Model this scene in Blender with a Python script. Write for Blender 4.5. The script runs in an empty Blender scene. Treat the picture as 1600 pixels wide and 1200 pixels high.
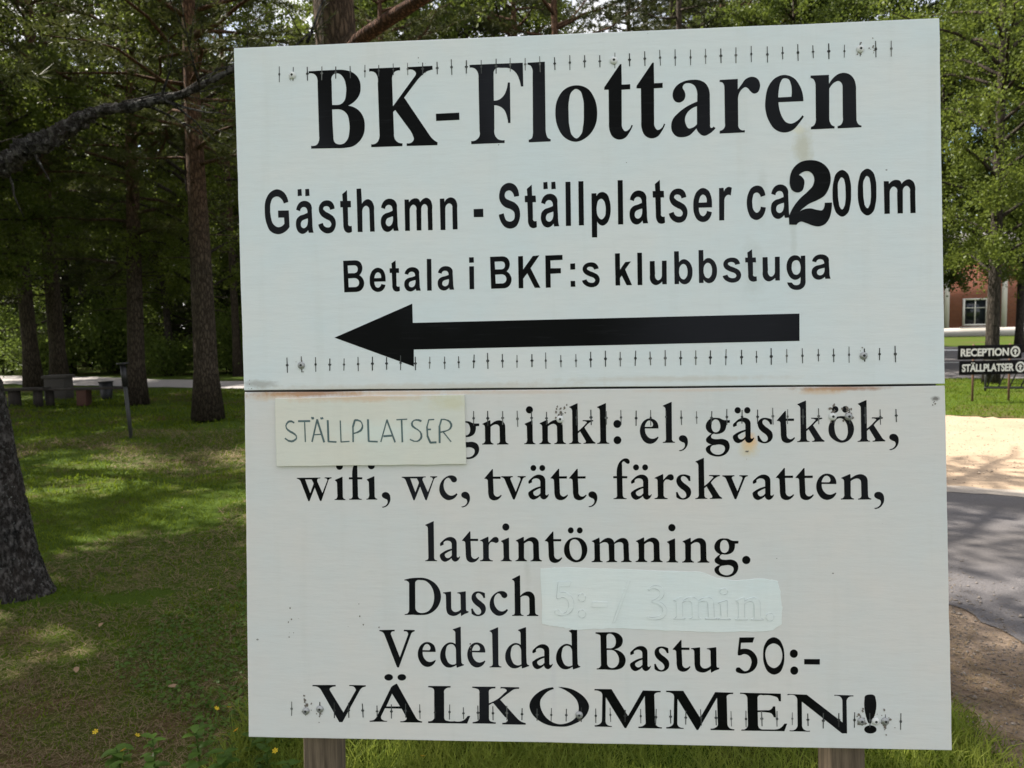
import bpy, bmesh, math, random
import numpy as np
from mathutils import Matrix, Vector

scene = bpy.context.scene
COL = scene.collection

# ------------------------------------------------------------------ camera
cam_d = bpy.data.cameras.new('camera')
cam_d.sensor_width = 36.0
cam_d.lens = 27.0
cam_d.clip_start = 0.05
cam_d.clip_end = 1500.0
cam_d.dof.use_dof = True
cam_d.dof.focus_distance = 1.60
cam_d.dof.aperture_fstop = 9.0
cam = bpy.data.objects.new('camera', cam_d)
COL.objects.link(cam)
cam.matrix_world = Matrix(((0.99977299, 0.02130664, 0.0, 0.0),
                           (-0.0016717, 0.07844128, -0.99691733, 0.0),
                           (-0.02124096, 0.99669102, 0.0784591, 1.6),
                           (0, 0, 0, 1)))
scene.camera = cam

# ------------------------------------------------------------------ sky, sun, exposure
SUN_DIR = Vector((-0.60, 0.25, 0.76)).normalized()
world = bpy.data.worlds.new('World')
scene.world = world
world.use_nodes = True
wn = world.node_tree.nodes
wn.clear()
sky = wn.new('ShaderNodeTexSky')
sky.sky_type = 'NISHITA'
sky.sun_disc = False
sky.sun_elevation = math.asin(SUN_DIR.z)
sky.sun_rotation = math.atan2(SUN_DIR.x, SUN_DIR.y)
sky.altitude = 100.0
sky.air_density = 1.0
sky.dust_density = 2.0
sky.ozone_density = 1.0
bg = wn.new('ShaderNodeBackground')
bg.inputs['Strength'].default_value = 0.08
wo = wn.new('ShaderNodeOutputWorld')
wl = world.node_tree.links.new
wtc = wn.new('ShaderNodeTexCoord')
wmp = wn.new('ShaderNodeMapping')
wmp.inputs['Scale'].default_value = (1.0, 1.0, 2.4)
wl(wtc.outputs['Generated'], wmp.inputs[0])
cl = wn.new('ShaderNodeTexNoise')          # broken white clouds all round the sky
cl.inputs['Scale'].default_value = 2.6
cl.inputs['Detail'].default_value = 6.0
cl.inputs['Roughness'].default_value = 0.6
wl(wmp.outputs[0], cl.inputs['Vector'])
cr = wn.new('ShaderNodeValToRGB')
cr.color_ramp.elements[0].position = 0.38
cr.color_ramp.elements[1].position = 0.60
wl(cl.outputs['Fac'], cr.inputs[0])
cm = wn.new('ShaderNodeMix')
cm.data_type = 'RGBA'
wl(cr.outputs[0], cm.inputs[0])
wl(sky.outputs[0], cm.inputs[6])
cm.inputs[7].default_value = (8.6, 8.3, 8.0, 1)
wl(cm.outputs[2], bg.inputs[0])
world.node_tree.links.new(bg.outputs[0], wo.inputs[0])

sun_d = bpy.data.lights.new('sun', 'SUN')
sun_d.energy = 5.0
sun_d.angle = math.radians(0.53)
sun_d.color = (1.0, 0.93, 0.82)
sun = bpy.data.objects.new('sun', sun_d)
COL.objects.link(sun)
sun.rotation_euler = SUN_DIR.to_track_quat('Z', 'Y').to_euler()

scene.view_settings.view_transform = 'Standard'
scene.view_settings.look = 'None'
scene.view_settings.exposure = 1.36
scene.view_settings.gamma = 1.0
scene.view_settings.use_curve_mapping = False
scene.render.engine = 'CYCLES'
scene.cycles.use_denoising = True
scene.cycles.max_bounces = 8
scene.cycles.diffuse_bounces = 4
scene.cycles.transmission_bounces = 4
scene.cycles.transparent_max_bounces = 6

# ------------------------------------------------------------------ helpers
rng = np.random.default_rng(7)


def mesh_np(name, V, F, mat=None, smooth=False):
    """V (n,3); F = list of (m,k) int arrays"""
    me = bpy.data.meshes.new(name)
    V = np.asarray(V, dtype=np.float32)
    Fs = [np.asarray(f, dtype=np.int32) for f in (F if isinstance(F, list) else [F]) if len(f)]
    nl = sum(f.size for f in Fs)
    nf = sum(len(f) for f in Fs)
    me.vertices.add(len(V))
    me.vertices.foreach_set('co', V.ravel())
    me.loops.add(nl)
    me.loops.foreach_set('vertex_index', np.concatenate([f.ravel() for f in Fs]))
    me.polygons.add(nf)
    starts = []
    s = 0
    for f in Fs:
        starts.append(s + np.arange(len(f)) * f.shape[1])
        s += f.size
    me.polygons.foreach_set('loop_start', np.concatenate(starts).astype(np.int32))
    if smooth:
        me.polygons.foreach_set('use_smooth', np.ones(nf, dtype=bool))
    me.update(calc_edges=True)
    me.validate()
    if mat:
        me.materials.append(mat)
    return me


def link(name, me, parent=None, loc=None, rot=None, scale=None):
    o = bpy.data.objects.new(name, me)
    COL.objects.link(o)
    if parent is not None:
        o.parent = parent
    if loc is not None:
        o.location = loc
    if rot is not None:
        o.rotation_euler = rot
    if scale is not None:
        o.scale = scale
    return o


def tag(o, label=None, cat=None, group=None, kind=None):
    if label:
        o['label'] = label
    if cat:
        o['category'] = cat
    if group:
        o['group'] = group
    if kind:
        o['kind'] = kind
    return o


def thing(name, label, cat, loc=(0, 0, 0), rotz=0.0, group=None):
    o = bpy.data.objects.new(name, None)
    o.empty_display_size = 0.2
    COL.objects.link(o)
    o.location = loc
    o.rotation_euler = (0, 0, rotz)
    return tag(o, label, cat, group)


def copy_tree(o, parent=None):
    c = o.copy()
    COL.objects.link(c)
    if parent is not None:
        c.parent = parent
    for ch in list(o.children):
        copy_tree(ch, c)
    return c


class MB:
    """collects boxes, prisms and tubes into one mesh"""

    def __init__(self):
        self.v = []
        self.f4 = []
        self.f3 = []
        self.n = 0

    def add(self, V, F):
        V = np.asarray(V, float)
        F = np.asarray(F, int)
        if F.shape[1] == 4:
            self.f4.append(F + self.n)
        else:
            self.f3.append(F + self.n)
        self.v.append(V)
        self.n += len(V)
        return self

    def box(self, c, s, rz=0.0, taper=1.0):
        x, y, z = s[0] / 2, s[1] / 2, s[2] / 2
        V = np.array([(-x, -y, -z), (x, -y, -z), (x, y, -z), (-x, y, -z),
                      (-x * taper, -y * taper, z), (x * taper, -y * taper, z), (x * taper, y * taper, z), (-x * taper, y * taper, z)])
        ca, sa = math.cos(rz), math.sin(rz)
        V = V @ np.array([[ca, sa, 0], [-sa, ca, 0], [0, 0, 1]]) + np.array(c)
        return self.add(V, [(3, 2, 1, 0), (4, 5, 6, 7), (0, 1, 5, 4), (1, 2, 6, 5), (2, 3, 7, 6), (3, 0, 4, 7)])

    def tube(self, P, R, seg=8, cap=True):
        V, F = tube(P, R, seg)
        n0 = self.n
        self.add(V, F)
        if cap:
            n = len(P)
            c0 = np.asarray(P[0], float)
            c1 = np.asarray(P[-1], float)
            self.v.append(np.array([c0, c1]))
            k = np.arange(seg)
            self.f3.append(np.stack([np.full(seg, self.n), n0 + (k + 1) % seg, n0 + k], 1))
            e = n0 + (n - 1) * seg
            self.f3.append(np.stack([np.full(seg, self.n + 1), e + k, e + (k + 1) % seg], 1))
            self.n += 2
        return self

    def mesh(self, name, mat=None, smooth=False):
        F = []
        if self.f4:
            F.append(np.concatenate(self.f4))
        if self.f3:
            F.append(np.concatenate(self.f3))
        return mesh_np(name, np.concatenate(self.v), F, mat, smooth)

    def obj(self, name, mat, parent=None, smooth=False, bevel=0.0):
        o = link(name, self.mesh(name, mat, smooth), parent)
        if bevel:
            bv = o.modifiers.new('bevel', 'BEVEL')
            bv.width = bevel
            bv.segments = 2
        return o


def tube(P, R, seg=8):
    P = np.asarray(P, float)
    n = len(P)
    R = np.broadcast_to(np.asarray(R, float), (n,))
    T = np.gradient(P, axis=0)
    T /= np.linalg.norm(T, axis=1)[:, None] + 1e-9
    up = np.array([1.0, 0.13, 0.07]) if abs(T[0][2]) > 0.7 else np.array([0.05, 0.1, 1.0])
    A = np.cross(T, up)
    A /= np.linalg.norm(A, axis=1)[:, None] + 1e-9
    B = np.cross(T, A)
    th = np.arange(seg) * 2 * math.pi / seg
    V = P[:, None, :] + R[:, None, None] * (np.cos(th)[None, :, None] * A[:, None, :] + np.sin(th)[None, :, None] * B[:, None, :])
    i = np.arange(n - 1)[:, None]
    k = np.arange(seg)[None, :]
    k2 = (k + 1) % seg
    F = np.stack(np.broadcast_arrays(i * seg + k, i * seg + k2, (i + 1) * seg + k2, (i + 1) * seg + k), -1).reshape(-1, 4)
    return V.reshape(-1, 3), F


# ------------------------------------------------------------------ materials
class NT:
    def __init__(self, name):
        self.m = bpy.data.materials.new(name)
        self.m.use_nodes = True
        self.t = self.m.node_tree
        self.b = self.t.nodes['Principled BSDF']
        self.out = self.t.nodes['Material Output']

    def n(self, typ, **kw):
        nd = self.t.nodes.new(typ)
        for k, v in kw.items():
            if hasattr(nd, k):
                setattr(nd, k, v)
            else:
                nd.inputs[k.replace('_', ' ')].default_value = v
        return nd

    def l(self, a, b):
        self.t.links.new(a, b)

    def coord(self, kind='Object', scale=(1, 1, 1), loc=(0, 0, 0), rot=(0, 0, 0)):
        tc = self.n('ShaderNodeTexCoord')
        mp = self.n('ShaderNodeMapping')
        mp.inputs['Scale'].default_value = scale
        mp.inputs['Location'].default_value = loc
        mp.inputs['Rotation'].default_value = rot
        self.l(tc.outputs[kind], mp.inputs[0])
        return mp.outputs[0]

    def noise(self, vec, scale, detail=4.0, rough=0.55, out='Fac'):
        nd = self.n('ShaderNodeTexNoise')
        nd.inputs['Scale'].default_value = scale
        nd.inputs['Detail'].default_value = detail
        nd.inputs['Roughness'].default_value = rough
        self.l(vec, nd.inputs['Vector'])
        return nd.outputs[out]

    def ramp(self, fac, stops, interp='LINEAR'):
        nd = self.n('ShaderNodeValToRGB')
        cr = nd.color_ramp
        cr.interpolation = interp
        while len(cr.elements) < len(stops):
            cr.elements.new(0.5)
        for e, (p, c) in zip(cr.elements, stops):
            e.position = p
            e.color = c if len(c) == 4 else (*c, 1)
        self.l(fac, nd.inputs[0])
        return nd.outputs[0]

    def mix(self, fac, a, b, typ='MIX'):
        nd = self.n('ShaderNodeMix')
        nd.data_type = 'RGBA'
        nd.blend_type = typ
        for sock, val in ((nd.inputs[0], fac), (nd.inputs[6], a), (nd.inputs[7], b)):
            if isinstance(val, bpy.types.NodeSocket):
                self.l(val, sock)
            elif isinstance(val, (int, float)):
                sock.default_value = val
            else:
                sock.default_value = (*val, 1) if len(val) == 3 else val
        return nd.outputs[2]

    def math(self, op, a, b=0.0, c=None):
        nd = self.n('ShaderNodeMath')
        nd.operation = op
        for i, v in enumerate((a, b, c)):
            if v is None:
                continue
            if isinstance(v, bpy.types.NodeSocket):
                self.l(v, nd.inputs[i])
            else:
                nd.inputs[i].default_value = v
        return nd.outputs[0]

    def bump(self, h, strength=0.3, dist=0.01):
        nd = self.n('ShaderNodeBump')
        nd.inputs['Strength'].default_value = strength
        nd.inputs['Distance'].default_value = dist
        self.l(h, nd.inputs['Height'])
        self.l(nd.outputs[0], self.b.inputs['Normal'])
        return nd

    def base(self, c):
        if isinstance(c, bpy.types.NodeSocket):
            self.l(c, self.b.inputs['Base Color'])
        else:
            self.b.inputs['Base Color'].default_value = (*c, 1)

    def rough(self, r):
        if isinstance(r, bpy.types.NodeSocket):
            self.l(r, self.b.inputs['Roughness'])
        else:
            self.b.inputs['Roughness'].default_value = r


def plain(name, col, rough=0.7, metal=0.0, var=0.15, scale=6.0):
    t = NT(name)
    f = t.noise(t.coord('Object'), scale, 5.0)
    t.base(t.mix(f, tuple(c * (1 - var) for c in col), tuple(min(1, c * (1 + var)) for c in col)))
    t.rough(rough)
    t.b.inputs['Metallic'].default_value = metal
    return t.m


def leaf_mat(name, c0, c1, trans=0.35, scale=1.3, rough=0.5):
    t = NT(name)
    oi = t.n('ShaderNodeObjectInfo')
    vec = t.coord('Object')
    f = t.noise(vec, scale, 2.0)
    f2 = t.noise(vec, scale * 19, 1.0)
    ff = t.math('ADD', t.math('MULTIPLY', f, 0.55), t.math('MULTIPLY', f2, 0.45))
    col = t.ramp(ff, [(0.33, c0), (0.66, c1)])
    t.base(col)
    t.rough(rough)
    t.b.inputs['Specular IOR Level'].default_value = 0.15
    tr = t.n('ShaderNodeBsdfTranslucent')
    t.l(t.mix(0.5, col, tuple(min(1, c * 1.7) for c in c1)), tr.inputs[0])
    ms = t.n('ShaderNodeMixShader')
    ms.inputs[0].default_value = trans
    t.l(t.b.outputs[0], ms.inputs[1])
    t.l(tr.outputs[0], ms.inputs[2])
    t.l(ms.outputs[0], t.out.inputs[0])
    return t.m


def bark_mat(name, low, high, z0, z1, lichen=0.0, sc=1.0):
    t = NT(name)
    vec = t.coord('Object', scale=(26 * sc, 26 * sc, 5.5 * sc))
    vo = t.n('ShaderNodeTexVoronoi')
    vo.feature = 'DISTANCE_TO_EDGE'
    vo.inputs['Scale'].default_value = 2.1
    dist = t.noise(vec, 1.1, 5.0, 0.7, out='Color')
    t.l(t.mix(0.55, vec, dist), vo.inputs['Vector'])
    crack = t.ramp(vo.outputs['Distance'], [(0.0, (0, 0, 0)), (0.22, (1, 1, 1))])
    fine = t.noise(t.coord('Object', scale=(40, 40, 12)), 2.0, 6.0)
    tc = t.n('ShaderNodeTexCoord')
    sep = t.n('ShaderNodeSeparateXYZ')
    t.l(tc.outputs['Object'], sep.inputs[0])
    mr = t.n('ShaderNodeMapRange')
    mr.inputs['From Min'].default_value = z0
    mr.inputs['From Max'].default_value = z1
    t.l(sep.outputs['Z'], mr.inputs['Value'])
    col = t.mix(mr.outputs[0], low, high)
    col = t.mix(fine, t.mix(0.45, col, (0, 0, 0)), t.mix(0.12, col, (0.5, 0.44, 0.36)))
    dark = t.mix(0.7, col, (0.01, 0.008, 0.006))
    col = t.mix(crack, dark, col)
    if lichen:
        lf = t.ramp(t.noise(t.coord('Object', scale=(30, 30, 22)), 1.7, 3.0, 0.6), [(0.60, (0, 0, 0)), (0.66, (1, 1, 1))])
        col = t.mix(t.math('MULTIPLY', lf, lichen), col, (0.22, 0.23, 0.21))
    t.base(col)
    t.rough(0.9)
    t.b.inputs['Specular IOR Level'].default_value = 0.12
    h = t.math('ADD', t.math('MULTIPLY', crack, 1.0), t.math('MULTIPLY', fine, 0.5))
    t.bump(h, 0.9, 0.02)
    return t.m


M = {}
M['pine_bark'] = bark_mat('pine_bark', (0.066, 0.049, 0.034), (0.16, 0.075, 0.040), 3.6, 7.5)
M['dark_bark'] = bark_mat('dark_bark', (0.05, 0.042, 0.036), (0.08, 0.06, 0.045), 4.0, 10.0)
M['needles'] = leaf_mat('needles', (0.030, 0.040, 0.010), (0.075, 0.085, 0.024), 0.25, 0.8, 0.5)
M['spruce_needles'] = leaf_mat('spruce_needles', (0.018, 0.026, 0.007), (0.05, 0.058, 0.017), 0.18, 0.8, 0.5)
M['leaf_bright'] = leaf_mat('leaf_bright', (0.046, 0.072, 0.011), (0.112, 0.140, 0.024), 0.46, 0.9, 0.45)
M['leaf_mid'] = leaf_mat('leaf_mid', (0.042, 0.068, 0.010), (0.10, 0.128, 0.024), 0.45, 0.9, 0.45)
M['bush_leaf'] = leaf_mat('bush_leaf', (0.045, 0.078, 0.012), (0.115, 0.155, 0.03), 0.42, 1.6, 0.5)
M['wood_leaf'] = leaf_mat('wood_leaf', (0.022, 0.034, 0.008), (0.060, 0.076, 0.018), 0.3, 0.3, 0.6)
M['grass'] = leaf_mat('grass', (0.085, 0.150, 0.014), (0.24, 0.27, 0.050), 0.5, 5.0, 0.5)
M['lawn'] = leaf_mat('lawn', (0.034, 0.072, 0.004), (0.135, 0.18, 0.014), 0.4, 1.6, 0.6)
M['weed'] = leaf_mat('weed', (0.05, 0.105, 0.018), (0.10, 0.165, 0.030), 0.4, 9.0, 0.4)

# ================================================================== THE SETTING
def ground_mat():
    t = NT('forest_floor')
    vec = t.coord('Object')
    big = t.noise(vec, 0.55, 4.0, 0.6)
    mid = t.noise(vec, 3.2, 5.0, 0.65)
    fine = t.noise(vec, 45.0, 6.0, 0.7)
    moss = t.mix(fine, (0.022, 0.046, 0.004), (0.075, 0.112, 0.012))
    needle = t.mix(fine, (0.042, 0.029, 0.012), (0.125, 0.088, 0.040))
    # needle litter lies thickest under the old tree
    vd = t.n('ShaderNodeVectorMath')
    vd.operation = 'DISTANCE'
    t.l(vec, vd.inputs[0])
    vd.inputs[1].default_value = (-2.35, 2.9, 0)
    near = t.math('MULTIPLY', t.math('MAXIMUM', t.math('SUBTRACT', 1.7, vd.outputs['Value']), 0.0), 0.05)
    m1 = t.ramp(t.math('SUBTRACT', t.math('ADD', t.math('MULTIPLY', big, 0.6), t.math('MULTIPLY', mid, 0.4)), near), [(0.37, (0, 0, 0)), (0.50, (1, 1, 1))])
    col = t.mix(m1, needle, moss)
    dry = t.ramp(t.noise(vec, 1.7, 3.0), [(0.62, (0, 0, 0)), (0.72, (1, 1, 1))])
    col = t.mix(t.math('MULTIPLY', dry, 0.35), col, (0.20, 0.155, 0.075))
    t.base(col)
    t.rough(0.95)
    t.b.inputs['Specular IOR Level'].default_value = 0.1
    t.bump(t.math('ADD', mid, fine), 0.6, 0.03)
    return t.m


def gravel_mat(name, c0, c1, sc=60.0, bump=0.5, blot=None):
    t = NT(name)
    vec = t.coord('Object')
    f = t.noise(vec, sc, 6.0, 0.75)
    g = t.noise(vec, 0.9, 4.0, 0.6)
    vo = t.n('ShaderNodeTexVoronoi')
    vo.inputs['Scale'].default_value = sc * 1.6
    t.l(vec, vo.inputs['Vector'])
    col = t.mix(f, c0, c1)
    st = t.n('ShaderNodeSeparateColor')
    t.l(vo.outputs['Color'], st.inputs[0])
    col = t.mix(t.math('MULTIPLY', st.outputs[0], 0.35), col, tuple(min(1, c * 1.5) for c in c1))
    if blot:
        col = t.mix(t.ramp(g, [(0.42, (0, 0, 0)), (0.62, (1, 1, 1))]), col, blot)
    t.base(col)
    t.rough(0.92)
    t.bump(t.math('ADD', f, t.math('MULTIPLY', vo.outputs['Distance'], 0.7)), bump, 0.008)
    return t.m


M['ground'] = ground_mat()
M['sand'] = gravel_mat('sand', (0.265, 0.190, 0.128), (0.38, 0.283, 0.195), 35.0, 0.6, (0.305, 0.225, 0.152))
M['asphalt'] = gravel_mat('asphalt', (0.050, 0.047, 0.050), (0.120, 0.112, 0.115), 70.0, 0.8, (0.095, 0.087, 0.086))
M['concrete'] = gravel_mat('concrete', (0.20, 0.175, 0.15), (0.30, 0.265, 0.23), 60.0, 0.3)
M['dirt'] = gravel_mat('dirt', (0.08, 0.055, 0.038), (0.24, 0.18, 0.13), 55.0, 1.0, (0.12, 0.08, 0.055))
M['path'] = gravel_mat('path', (0.22, 0.20, 0.195), (0.34, 0.32, 0.315), 30.0, 0.4)
M['marking'] = plain('marking', (0.75, 0.75, 0.73), 0.7)


def ground_sheet():
    xs = np.unique(np.concatenate([np.linspace(-500, -30, 12), np.linspace(-30, 2, 190), np.linspace(2, 40, 24), np.linspace(40, 500, 12)]))
    ys = np.unique(np.concatenate([np.linspace(-300, -3, 10), np.linspace(-3, 30, 190), np.linspace(30, 70, 20), np.linspace(70, 900, 12)]))
    X, Y = np.meshgrid(xs, ys)
    amp = np.clip((0.9 - X) / 0.8, 0, 1) * np.clip((18.5 - Y + np.clip(-X - 8, 0, 99) * 0.4) / 1.5, 0, 1) * np.clip((X + 40) / 10, 0, 1)
    Z = 0.018 * np.sin(X * 1.9 + 0.6 * Y) + 0.02 * np.sin(Y * 1.35 - 0.8 * X + 1) + 0.012 * np.sin(3.7 * X + 2.9 * Y)
    Z *= amp
    V = np.stack([X, Y, Z], -1).reshape(-1, 3)
    nx = len(xs)
    i, k = np.meshgrid(np.arange(len(ys) - 1), np.arange(nx - 1), indexing='ij')
    a = (i * nx + k).ravel()
    F = np.stack([a, a + 1, a + nx + 1, a + nx], 1)
    return mesh_np('ground', V, F, M['ground'], True)


def gz(x, y):
    amp = np.clip((0.9 - x) / 0.8, 0, 1) * np.clip((18.5 - y + np.clip(-x - 8, 0, 99) * 0.4) / 1.5, 0, 1) * np.clip((x + 40) / 10, 0, 1)
    return amp * (0.018 * np.sin(x * 1.9 + 0.6 * y) + 0.02 * np.sin(y * 1.35 - 0.8 * x + 1) + 0.012 * np.sin(3.7 * x + 2.9 * y))


tag(link('ground', ground_sheet()), kind='structure')


def sheet(name, pts, z, mat, kind='structure', jitter=0.0, sub=6, seed=1):
    """flat sheet with a slightly ragged outline"""
    r = np.random.default_rng(seed)
    P = np.array(pts, float)
    out = []
    for a, b in zip(P, np.roll(P, -1, 0)):
        ln = np.linalg.norm(b - a)
        m = max(1, min(sub, int(ln / 0.09)))
        nn_ = np.array([-(b - a)[1], (b - a)[0]]) / (ln + 1e-9)
        for s in range(m):
            q = a + (b - a) * s / m
            if s:
                q = q + nn_ * r.normal(0, jitter)
            out.append((*q, z))
    bm = bmesh.new()
    vs = [bm.verts.new(p) for p in out]
    f = bm.faces.new(vs)
    bmesh.ops.triangulate(bm, faces=[f])
    me = bpy.data.meshes.new(name)
    bm.to_mesh(me)
    bm.free()
    me.materials.append(mat)
    if me.polygons and me.polygons[0].normal.z < 0:
        me.flip_normals()
    return tag(link(name, me), kind=kind)


sheet('dirt_verge', [(1.66, -6), (1.70, 2.5), (1.84, 3.15), (1.75, 4.6), (0.9, 6.4), (-0.6, 8.2), (2.6, 8.0), (3.2, -6)], 0.004, M['dirt'], jitter=0.03, sub=40, seed=3)
sheet('sandy_yard', [(-2.5, 10.2), (4.05, 6.7), (12.2, 2.4), (22, 5.5), (7.72, 11.40), (6.92, 12.05), (1.0, 15.2)], 0.006, M['sand'], jitter=0.07, sub=14, seed=4)
sheet('asphalt_road', [(2.50, -6), (2.42, 2.5), (2.44, 3.5), (2.36, 4.4), (1.75, 5.6), (0.6, 7.4), (-1.2, 9.1), (4.04, 6.85), (4.55, 6.59), (12.1, 2.6), (22, -4)], 0.010, M['asphalt'], jitter=0.022, sub=70, seed=5)
sheet('kerb_strip', [(-1.0, 9.22), (4.06, 7.03), (4.56, 6.77), (12.2, 2.76), (12.05, 2.48), (4.50, 6.48), (3.99, 6.74), (-1.25, 8.98)], 0.014, M['concrete'], jitter=0.025, sub=10, seed=6)
sheet('far_road', [(6.0, 20.6), (10.8, 19.1), (12.4, 18.6), (30, 13), (62, 26), (24.5, 36.3), (21.3, 37.9), (10, 43)], 0.006, M['asphalt'], jitter=0.05, sub=8, seed=7)
def line_mark(a, b, w, nm):
    a = np.array(a); b = np.array(b)
    d = (b - a) / np.linalg.norm(b - a)
    n = np.array([-d[1], d[0]]) * w / 2
    sheet(nm, [a - n, b - n, b + n, a + n], 0.011, M['marking'], sub=2)
line_mark((14.0, 36.6), (21.6, 33.2), 0.9, 'road_marking')
line_mark((9.5, 27.1), (18.4, 23.9), 0.22, 'road_marking')
sheet('gravel_path', [(-40, 31.6), (-18.1, 25.25), (-13.8, 23.57), (-7.2, 20.54), (-1.0, 18.2), (0.5, 20.6), (-8.3, 23.6), (-16.6, 28.4), (-40, 37.5)], 0.012, M['path'], jitter=0.12, sub=10, seed=8)

# ------------------------------------------------------------------ the building across the road
def brick_mat():
    t = NT('red_brick')
    tc = t.n('ShaderNodeTexCoord')
    sep = t.n('ShaderNodeSeparateXYZ')
    t.l(tc.outputs['Object'], sep.inputs[0])
    cmb = t.n('ShaderNodeCombineXYZ')
    t.l(sep.outputs['X'], cmb.inputs[0])
    t.l(sep.outputs['Z'], cmb.inputs[1])
    br = t.n('ShaderNodeTexBrick')
    br.inputs['Scale'].default_value = 1.0
    br.inputs['Brick Width'].default_value = 0.25
    br.inputs['Row Height'].default_value = 0.075
    br.inputs['Mortar Size'].default_value = 0.008
    br.inputs['Color1'].default_value = (0.20, 0.050, 0.025, 1)
    br.inputs['Color2'].default_value = (0.265, 0.075, 0.038, 1)
    br.inputs['Mortar'].default_value = (0.24, 0.17, 0.14, 1)
    t.l(cmb.outputs[0], br.inputs['Vector'])
    t.base(br.outputs['Color'])
    t.rough(0.9)
    return t.m


M['brick'] = brick_mat()
M['plaster'] = plain('plaster', (0.62, 0.58, 0.54), 0.85, var=0.08, scale=2.0)
M['frame_white'] = plain('frame_white', (0.66, 0.63, 0.58), 0.6, var=0.05)
M['roof_tin'] = plain('roof_tin', (0.12, 0.11, 0.11), 0.6)
tg = NT('window_glass')
tg.base((0.012, 0.016, 0.020))
tg.rough(0.08)
M['glass'] = tg.m

bld = thing('brick_building', 'long red brick building with pale pilasters and white framed windows across the road', 'building', (31.2, 55.2, 0), -0.12)
NB = 9
BW = 3.85
L0 = -3 * BW
mb = MB().box((L0 + NB * BW / 2, 3.0, 2.9), (NB * BW, 6.0, 4.6))
mb.obj('wall', M['brick'], bld)
MB().box((L0 + NB * BW / 2, 2.97, 0.3), (NB * BW + 0.14, 6.14, 0.6)).obj('plinth', M['plaster'], bld)
MB().box((L0 + NB * BW / 2, 2.94, 5.35), (NB * BW + 0.3, 6.3, 0.3)).obj('cornice', M['plaster'], bld)
rv = np.array([(L0 - 0.5, -0.6, 5.5), (L0 + NB * BW + 0.5, -0.6, 5.5), (L0 + NB * BW + 0.5, 6.6, 5.5), (L0 - 0.5, 6.6, 5.5), (L0 - 0.5, 3, 7.6), (L0 + NB * BW + 0.5, 3, 7.6)])
link('roof', mesh_np('roof', rv, [np.array([(0, 1, 5, 4), (2, 3, 4, 5), (3, 2, 1, 0)]), np.array([(0, 4, 3), (1, 2, 5)])], M['roof_tin']), bld)
pil = MB().box((0, -0.06, 2.9), (0.34, 0.13, 4.58)).mesh('pilaster', M['plaster'])
fr = MB()
for cx_, cz_, sx_, sz_ in ((-0.77, 0, 0.13, 1.94), (0.77, 0, 0.13, 1.94), (0, 0.91, 1.41, 0.12), (0, -0.91, 1.41, 0.12)):
    fr.box((cx_, 0, cz_), (sx_, 0.14, sz_))
for cx_, cz_, sx_, sz_ in ((0, 0.0, 0.07, 1.8), (-0.38, 0.3, 0.68, 0.05), (0.38, 0.3, 0.68, 0.05)):
    fr.box((cx_, 0.02, cz_), (sx_, 0.07, sz_))
fr_me = fr.mesh('window', M['frame_white'])
gl_me = MB().box((0, 0.045, 0), (1.42, 0.02, 1.72)).mesh('pane', M['glass'])
si_me = MB().box((0, -0.06, -1.10), (2.0, 0.26, 0.10)).mesh('sill', M['plaster'])
for k in range(NB + 1):
    link('pilaster', pil, bld, (L0 + k * BW, 0, 0))
for k in range(NB):
    w = link('window', fr_me, bld, (L0 + (k + 0.5) * BW, -0.05, 1.72))
    link('pane', gl_me, w)
    link('sill', si_me, w)
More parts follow.
